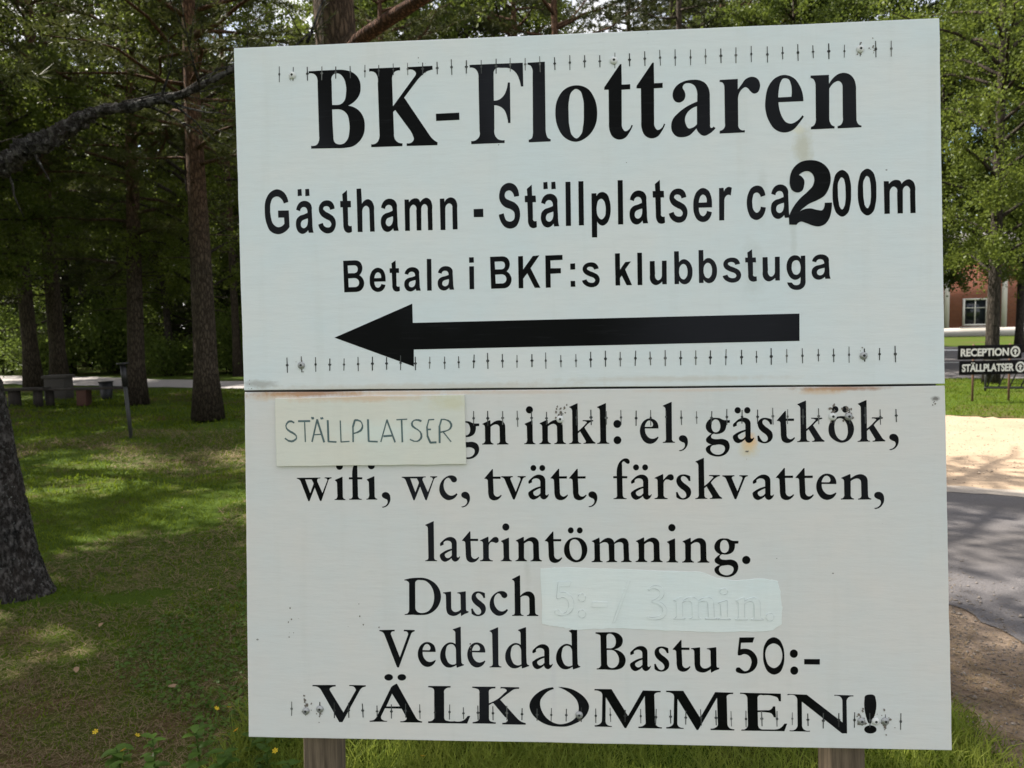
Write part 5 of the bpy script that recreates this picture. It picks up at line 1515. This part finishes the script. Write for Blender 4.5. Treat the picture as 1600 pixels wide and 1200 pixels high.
# short moss lawn: dense near, thinner far
X_, Y_, L_, W_ = [], [], [], []
for (y0, y1, dens, ln, wd) in ((2.2, 4.2, 9000, 0.030, 0.0022), (4.2, 7.5, 4200, 0.042, 0.0034), (7.5, 12.0, 1500, 0.055, 0.006), (12.0, 20.5, 420, 0.075, 0.011)):
    xa, xb = -0.80 * y1 - 0.5, -0.36 * y0 + 0.15
    n = int((xb - xa) * (y1 - y0) * dens)
    x = r.uniform(xa, xb, n)
    y = r.uniform(y0, y1, n)
    k = (x > -0.78 * y - 0.4) & (x < -0.34 * y + 0.15)
    cover = -0.28 * np.clip(1.5 - np.hypot(x + 2.35, y - 2.9), 0, 1) + 0.48 + 0.42 * pnoise(x, y, 1.1, 5) + 0.35 * pnoise(x, y, 4.0, 6) + 0.12 * np.clip(x + 1.9, -1, 1)
    k &= r.uniform(0, 1, n) < np.clip(cover, 0.10, 1)
    X_.append(x[k]); Y_.append(y[k])
    L_.append(r.uniform(0.4, 1.5, k.sum()) * ln)
    W_.append(np.full(k.sum(), wd) * r.uniform(0.6, 1.4, k.sum()))
# right verge and the island behind the yard
n = 14000
x = r.uniform(1.2, 1.86, n); y = r.uniform(2.1, 3.35, n)
k = x < 1.60 + 0.14 * np.sin(5 * y) + r.normal(0, 0.08, n)
X_.append(x[k]); Y_.append(y[k]); L_.append(r.uniform(0.03, 0.09, k.sum())); W_.append(np.full(k.sum(), 0.002))
n = 26000
x = r.uniform(6, 16, n); y = r.uniform(11.2, 19.2, n)
k = (y > 11.9 - 0.72 * (x - 6.92) * 0.9 + 0.25) & (y < 20.2 - 0.31 * (x - 7)) 
X_.append(x[k]); Y_.append(y[k]); L_.append(r.uniform(0.04, 0.10, k.sum())); W_.append(np.full(k.sum(), 0.006))
x = np.concatenate(X_); y = np.concatenate(Y_)
V, F = blades(x, y, np.concatenate(L_), np.concatenate(W_), r, 0.7)
tag(link('mossy_lawn', mesh_np('mossy_lawn', V, F, M['lawn'])), 'short mossy lawn under the pines', 'lawn', kind='stuff')
# clover sized leaves in the moss
n = 15000
y = 2.3 + 4.5 * r.uniform(0, 1, n) ** 1.5
x = -r.uniform(0.33, 0.78, n) * y + r.normal(0, 0.1, n)
k = -0.4 * np.clip(1.4 - np.hypot(x + 2.35, y - 2.9), 0, 1) + pnoise(x, y, 2.0, 8) + 0.6 * np.clip(x + 2.0, -1, 1) > 0.05
x, y = x[k], y[k]
V, F = leaves(np.stack([x, y, gz(x, y) + r.uniform(0.008, 0.035, len(x))], 1), 0.022, r, 2.0, 0.0)
tag(link('ground_leaves', mesh_np('ground_leaves', V, F, M['weed'])), 'small clover leaves in the moss', 'ground cover', kind='stuff')

# leafy weeds and yellow flowers at the foot of the board
def oval_leaf(L, w):
    n = 7
    V = []
    for i in range(n):
        s = i / (n - 1)
        ww = w * math.sin(math.pi * min(1, s * 0.93 + 0.05)) ** 0.8
        zc = 0.22 * L * s - 0.30 * L * s * s
        V += [(-ww, L * s, zc + 0.18 * ww), (0, L * s, zc), (ww, L * s, zc + 0.18 * ww)]
    F = []
    for i in range(n - 1):
        a = i * 3
        F += [(a, a + 1, a + 4, a + 3), (a + 1, a + 2, a + 5, a + 4)]
    return V, F


lv, lf_ = oval_leaf(0.085, 0.024)
leaf_me = mesh_np('leaf', lv, np.array(lf_), M['weed'], True)
WEEDS = [(-1.33, 2.66, 0.17, 'broad leafed weed at the bottom edge left of the left post'), (-1.47, 2.70, 0.10, 'small broad leafed weed, leftmost of those by the board'), (-1.18, 2.72, 0.20, 'tall broad leafed weed near the lower left corner of the board'), (-1.26, 2.52, 0.11, 'low broad leafed weed at the very bottom left of the board'), (-1.05, 2.60, 0.15, 'broad leafed weed right under the lower left board corner'), (-0.92, 2.66, 0.19, 'tall broad leafed weed just left of the left post'), (-0.80, 2.54, 0.14, 'low broad leafed weed in front of the left post'), (-1.40, 2.54, 0.13, 'broad leafed weed at the bottom edge, second from the left'), (-1.12, 2.52, 0.17, 'broad leafed weed at the bottom edge between the tall weed and the corner'), (-1.00, 2.80, 0.13, 'small broad leafed weed behind the lower left board corner')]
for k, (x, y, h, lab) in enumerate(WEEDS):
    t = thing('leafy_weed', lab, 'weed', (x, y, float(gz(np.array(x), np.array(y)))), k * 1.1, 'leafy weeds under the left end of the board')
    mb = MB().tube([(0, 0, 0), (0.01, 0.005, h * 0.5), (0.0, 0.012, h)], [0.003, 0.0025, 0.0012], 5)
    mb.obj('stem', M['weed'], t)
    for j in range(13):
        f = 0.15 + 0.85 * j / 12
        link('leaf', leaf_me, t, (0, 0.01 * f, h * f), (0.5 - 0.5 * f + r.normal(0, 0.15), 0, j * 2.4), (r.uniform(0.42, 0.78),) * 3)
M['petal'] = leaf_mat('petal', (0.62, 0.42, 0.02), (0.75, 0.55, 0.04), 0.3, 30.0, 0.5)
M['petal_orange'] = leaf_mat('petal_orange', (0.62, 0.30, 0.02), (0.72, 0.40, 0.03), 0.3, 30.0, 0.5)
def flower_mesh(m):
    V = [(0, 0, 0.004)]
    F = []
    for k in range(6):
        a = k * math.pi / 3
        b0 = len(V)
        for (rr_, da, zz_) in ((0.004, -0.35, 0.003), (0.012, -0.32, 0.005), (0.0145, 0, 0.006), (0.012, 0.32, 0.005), (0.004, 0.35, 0.003)):
            V.append((rr_ * math.cos(a + da), rr_ * math.sin(a + da), zz_))
        F += [(0, b0, b0 + 1), (0, b0 + 1, b0 + 2), (0, b0 + 2, b0 + 3), (0, b0 + 3, b0 + 4)]
    return mesh_np('flower_head', V, np.array(F), m)
fl = flower_mesh(M['petal'])
flo = flower_mesh(M['petal_orange'])
FLOW = [(-1.62, 2.80, 0.10, 0, 'yellow flower in the moss, leftmost of all'), (-1.49, 2.86, 0.05, 0, 'small yellow flower low in the moss'), (-1.14, 2.93, 0.13, 0, 'yellow flower close under the lower left board corner'), (-1.02, 2.70, 0.17, 1, 'orange yellow flower at the lower left board corner'), (-0.86, 2.62, 0.14, 0, 'yellow flower just left of the left post'), (-1.22, 2.98, 0.11, 0, 'yellow flower beside the tall weed'), (-0.35, 2.55, 0.12, 1, 'orange yellow flower under the middle of the board'), (-1.42, 2.62, 0.13, 1, 'orange yellow flower among the leafy weeds')]
for k, (x, y, h, c, lab) in enumerate(FLOW):
    t = thing('yellow_flower', lab, 'flower', (x, y, float(gz(np.array(x), np.array(y)))), k, 'yellow flowers in the grass by the board')
    MB().tube([(0, 0, 0), (0.004, 0.006, h * 0.6), (0.012, 0.004, h)], [0.0012, 0.001, 0.0008], 4).obj('stem', M['grass'], t)
    link('flower_head', flo if c else fl, t, (0.012, 0.004, h), (0.55, 0.1, 0.5 * k), (0.8, 0.8, 0.8))
# dead leaves and bark flakes on the moss
dl, df = oval_leaf(0.075, 0.018)
M['dead_leaf'] = plain('dead_leaf', (0.24, 0.155, 0.09), 0.8, var=0.3, scale=40)
dme = mesh_np('fallen_leaf', dl, np.array(df), M['dead_leaf'], True)
DEAD = [(-2.25, 4.02, 'pale brown fallen leaf on the bare patch by the old tree'), (-1.52, 3.33, 'curled brown fallen leaf below the left edge of the board'), (-1.86, 4.58, 'reddish fallen leaf close to the left edge of the board'), (-2.02, 4.10, 'small pale fallen leaf right of the bare patch'), (-2.05, 3.45, 'fallen leaf in the brown needles near the bottom left'), (-2.1, 6.3, 'pale fallen leaf in the sunny patch beside the board'), (-3.0, 6.8, 'fallen leaf beyond the old tree on the moss')]
for k, (x, y, lab) in enumerate(DEAD):
    tag(link('fallen_leaf', dme, None, (x, y, float(gz(np.array(x), np.array(y))) + 0.022), (0.25, 0.2 * (-1) ** k, k * 1.7), (0.55 + 0.12 * (k % 3),) * 3), lab, 'fallen leaf', 'fallen leaves on the moss')

# ================================================================== THINGS IN THE PARK
M['old_plank'] = wood_mat('old_plank', (0.018, 0.014, 0.012), (0.055, 0.045, 0.038))
M['red_wood'] = plain('red_wood', (0.085, 0.038, 0.026), 0.85)
M['stone'] = plain('stone', (0.065, 0.058, 0.052), 0.9, scale=14)
M['dark_metal'] = plain('dark_metal', (0.02, 0.02, 0.022), 0.45, 0.3)
M['grey_metal'] = plain('grey_metal', (0.05, 0.052, 0.05), 0.6, 0.3)

b = thing('park_bench', 'low dark plank bench on stumps at the far left', 'bench', (-10.75, 16.7, 0), 0.12)
MB().box((0, 0, 0.40), (1.15, 0.34, 0.05)).obj('seat', M['old_plank'], b, bevel=0.006)
MB().tube([(-0.1, 0, 0), (-0.1, 0, 0.375)], [0.13, 0.12], 12).obj('leg', M['old_plank'], b)
MB().tube([(0.38, 0, 0), (0.38, 0, 0.375)], [0.10, 0.095], 12).obj('leg', M['old_plank'], b)
b = thing('plank_bench', 'long thin plank bench with reddish brown leg beside the grey block', 'bench', (-9.35, 16.9, 0), 0.05)
MB().box((0, 0, 0.37), (2.0, 0.30, 0.045)).obj('seat', M['old_plank'], b, bevel=0.005)
MB().box((-0.10, 0, 0.172), (0.21, 0.26, 0.345)).obj('leg', M['red_wood'], b, bevel=0.006)
MB().tube([(-0.86, 0.05, 0), (-0.86, 0.05, 0.345)], [0.09, 0.085], 10).obj('leg', M['old_plank'], b)
b = thing('concrete_block', 'grey concrete block with a flat slab on top standing among the pines', 'block', (-11.0, 18.6, 0), 0.1)
MB().box((0, 0, 0.26), (0.50, 0.46, 0.52), taper=0.95).obj('body', M['stone'], b, bevel=0.015)
MB().box((0, 0, 0.555), (0.56, 0.5, 0.07)).obj('slab', M['stone'], b, bevel=0.01)
b = thing('dark_bucket', 'dark round tub standing at the right end of the plank bench', 'tub', (-9.75, 18.4, 0))
MB().tube([(0, 0, 0), (0, 0, 0.02), (0, 0, 0.40)], [0.12, 0.125, 0.155], 16).obj('body', M['dark_metal'], b, True)
MB().tube([(0, 0, 0.40), (0, 0, 0.425)], [0.168, 0.168], 16).obj('rim', M['dark_metal'], b)
b = thing('leaning_post', 'thin grey metal post with a dark sleeve leaning slightly in front of a pine', 'post', (-5.66, 11.3, 0), 0.0)
b.rotation_euler = (0, -0.055, 0)
MB().tube([(0, 0, -0.1), (0, 0, 0.85)], [0.028, 0.028], 10).obj('pole', M['grey_metal'], b)
MB().tube([(0, 0, 0.80), (0, 0, 1.12)], [0.042, 0.042], 12).obj('sleeve', M['dark_metal'], b)
MB().tube([(0, 0, 1.12), (0, 0, 1.15)], [0.085, 0.085], 14).obj('cap', M['dark_metal'], b)
# black direction signs on rusty poles
M['sign_black'] = plain('sign_black', (0.006, 0.006, 0.007), 0.6)
M['sign_black'].node_tree.nodes['Principled BSDF'].inputs['Specular IOR Level'].default_value = 0.08
M['sign_white'] = plain('sign_white', (0.72, 0.72, 0.70), 0.6, var=0.05)
M['rust_pole'] = plain('rust_pole', (0.13, 0.07, 0.045), 0.8, 0.2, var=0.4, scale=30)


def text_mesh(body, size, off, width):
    cu = bpy.data.curves.new('lettering', 'FONT')
    cu.body = body
    cu.size = size
    cu.offset = off
    cu.extrude = 0.002
    o = bpy.data.objects.new('tmp', cu)
    COL.objects.link(o)
    dg = bpy.context.evaluated_depsgraph_get()
    me = bpy.data.meshes.new_from_object(o.evaluated_get(dg))
    bpy.data.objects.remove(o)
    n = len(me.vertices)
    co = np.zeros(n * 3, dtype=np.float32)
    me.vertices.foreach_get('co', co)
    co = co.reshape(-1, 3)
    co[:, 0] -= co[:, 0].min()
    co[:, 0] *= width / co[:, 0].max()
    me.vertices.foreach_set('co', co.ravel())
    me.materials.clear()
    me.materials.append(M['sign_white'])
    me.name = 'lettering'
    return me


ds = thing('direction_sign', 'two black direction boards RECEPTION and STÄLLPLATSER on thin rusty poles', 'sign', (8.10, 13.87, 0), 0.0)
for (x0, zb, w, wd, body) in ((-0.03, 0.777, 1.15, 0.87, 'RECEPTION'), (0.0, 0.497, 1.30, 0.94, 'STÄLLPLATSER')):
    bo = MB().box((x0 + w / 2, 0, zb + 0.127), (w, 0.018, 0.254)).obj('board', M['sign_black'], ds, bevel=0.004)
    tag(bo, 'black board reading ' + body)
    tl_ = link('lettering', text_mesh(body.replace('Ä', 'A'), 0.185, 0.006, wd), bo, (x0 + 0.045, -0.0115, zb + 0.062), (math.pi / 2, 0, 0))
    if 'Ä' in body:
        for dx in (0.176, 0.214):
            MB().box((x0 + 0.045 + dx, -0.0125, zb + 0.212), (0.021, 0.004, 0.021)).obj('dot', M['sign_white'], bo)
    # ring with an upward arrow
    th = np.linspace(0, 2 * math.pi, 29)[:-1]
    cx_, cz_ = x0 + 0.045 + wd + 0.115, zb + 0.127
    Vr = [(cx_ + q * math.cos(a) * 0.9, -0.0122, cz_ + q * math.sin(a)) for a in th for q in (0.098, 0.066)]
    Fr = [(2 * k, 2 * k + 1, (2 * k + 3) % 56, (2 * k + 2) % 56) for k in range(28)]
    n0 = len(Vr)
    Vr += [(cx_ + dx, -0.0122, cz_ + dz) for dx, dz in ((-0.014, -0.052), (0.014, -0.052), (0.014, 0.0), (0.042, 0.0), (0, 0.052), (-0.042, 0.0), (-0.014, 0.0))]
    me = bpy.data.meshes.new('arrow_ring')
    me.from_pydata(Vr, [], Fr + [tuple(range(n0, n0 + 7))])
    me.materials.append(M['sign_white'])
    link('arrow_ring', me, bo)
for xx in (0.27, 0.93):
    MB().tube([(xx, 0.03, -0.1), (xx, 0.03, 1.05)], [0.019, 0.019], 8).obj('pole', M['rust_pole'], ds)

# bicycle rack behind the signs
br_ = thing('bicycle_rack', 'grey metal rack of slanting bars behind the direction signs at the right edge', 'bicycle rack', (10.2, 15.6, 0), -0.3)
mbk = MB()
MB().tube([(-0.5, 0, 0.62), (2.2, 0, 0.62)], [0.025, 0.025], 8).obj('rail', M['grey_metal'], br_)
MB().tube([(-0.5, 0, 0.08), (2.2, 0, 0.08)], [0.025, 0.025], 8).obj('rail', M['grey_metal'], br_)
bar = MB().tube([(0, 0, 0.08), (0.22, 0.02, 0.62)], [0.014, 0.014], 6).mesh('bar', M['grey_metal'])
for k in range(12):
    link('bar', bar, br_, (-0.45 + 0.2 * k, 0, 0))
for xx in (-0.48, 2.18):
    MB().tube([(xx, 0, 0), (xx, 0, 0.6)], [0.024, 0.024], 8).obj('leg', M['grey_metal'], br_)

# loose gravel and dry needle litter on the dirt verge and the ragged road edge
r = np.random.default_rng(91)
n = 5200
y = r.uniform(2.4, 5.6, n)
x = 2.05 + r.normal(0, 0.30, n) + 0.02 * (y - 3)
z0 = np.where(x > 2.43, 0.010, 0.004)
s_ = r.uniform(0.0025, 0.009, n) * (1 + 0.9 * (r.uniform(0, 1, n) > 0.96))
oct_ = np.array([(1, 0, 0), (0, 1, 0), (-1, 0, 0), (0, -1, 0), (0, 0, 0.7), (0, 0, -0.5)])
of_ = np.array([(0, 1, 4), (1, 2, 4), (2, 3, 4), (3, 0, 4), (1, 0, 5), (2, 1, 5), (3, 2, 5), (0, 3, 5)])
V = (np.stack([x, y, z0 + s_ * 0.3], 1)[:, None, :] + oct_[None] * s_[:, None, None] * r.uniform(0.6, 1.3, (n, 6, 1))).reshape(-1, 3)
F = (np.arange(n)[:, None, None] * 6 + of_[None]).reshape(-1, 3)
M['pebble'] = gravel_mat('pebble', (0.09, 0.078, 0.068), (0.20, 0.175, 0.155), 50.0, 0.2)
tag(link('loose_gravel', mesh_np('loose_gravel', V, F, M['pebble'])), 'loose gravel along the ragged asphalt edge', 'gravel', kind='stuff')
n = 9000
y = r.uniform(2.3, 5.0, n)
x = 1.95 + r.normal(0, 0.22, n)
a = r.uniform(0, 6.28, n)
d = np.stack([np.cos(a), np.sin(a), r.normal(0.05, 0.12, n)], 1)
sd = np.stack([-np.sin(a), np.cos(a), np.zeros(n)], 1) * r.uniform(0.0006, 0.0016, n)[:, None]
B = np.stack([x, y, np.full(n, 0.012)], 1)
L = r.uniform(0.02, 0.06, n)[:, None]
V = np.stack([B - sd, B + sd, B + d * L + sd * 0.6, B + d * L - sd * 0.6], 1).reshape(-1, 3)
M['litter'] = plain('litter', (0.155, 0.108, 0.055), 0.85, var=0.5, scale=20)
tag(link('needle_litter', mesh_np('needle_litter', V, np.arange(4 * n).reshape(-1, 4), M['litter'])), 'dry needle litter on the dirt verge', 'litter', kind='stuff')
n = 46000
y = 2.2 + 10 * r.uniform(0, 1, n) ** 1.6
x = -r.uniform(0.30, 0.80, n) * y
k = pnoise(x, y, 1.1, 5) + 0.3 * pnoise(x, y, 5.0, 12) - 0.9 * np.clip(1.7 - np.hypot(x + 2.35, y - 2.9), 0, 1) < -0.08
x, y = x[k], y[k]
n = len(x)
a = r.uniform(0, 6.28, n)
d = np.stack([np.cos(a), np.sin(a), r.normal(0.10, 0.15, n)], 1)
sc_ = np.clip(y / 4, 0.8, 2.5)
sd = np.stack([-np.sin(a), np.cos(a), np.zeros(n)], 1) * (r.uniform(0.0007, 0.0018, n) * sc_)[:, None]
B = np.stack([x, y, gz(x, y) + 0.010], 1)
L = (r.uniform(0.02, 0.06, n) * sc_)[:, None]
V = np.stack([B - sd, B + sd, B + d * L + sd * 0.6, B + d * L - sd * 0.6], 1).reshape(-1, 3)
tag(link('needle_litter', mesh_np('needle_litter', V, np.arange(4 * n).reshape(-1, 4), M['litter'])), 'brown pine needle litter between the moss', 'litter', kind='stuff')

n = 2600
x = r.uniform(3.6, 9.5, n)
y = r.uniform(6.3, 12.2, n)
k = (y > 9.22 - 0.53 * (x + 0.1) + 0.1) & (y < 12.05 - 0.88 * (x - 6.92) - 0.1)
x, y = x[k], y[k]
n = len(x)
s_ = r.uniform(0.004, 0.013, n) * (1 + 0.8 * (r.uniform(0, 1, n) > 0.95))
V = (np.stack([x, y, 0.006 + s_ * 0.3], 1)[:, None, :] + oct_[None] * s_[:, None, None] * r.uniform(0.6, 1.3, (n, 6, 1))).reshape(-1, 3)
F = (np.arange(n)[:, None, None] * 6 + of_[None]).reshape(-1, 3)
M['sand_stone'] = gravel_mat('sand_stone', (0.28, 0.22, 0.165), (0.46, 0.37, 0.28), 40.0, 0.2)
tag(link('yard_gravel', mesh_np('yard_gravel', V, F, M['sand_stone'])), 'small stones scattered on the sandy yard', 'gravel', kind='stuff')
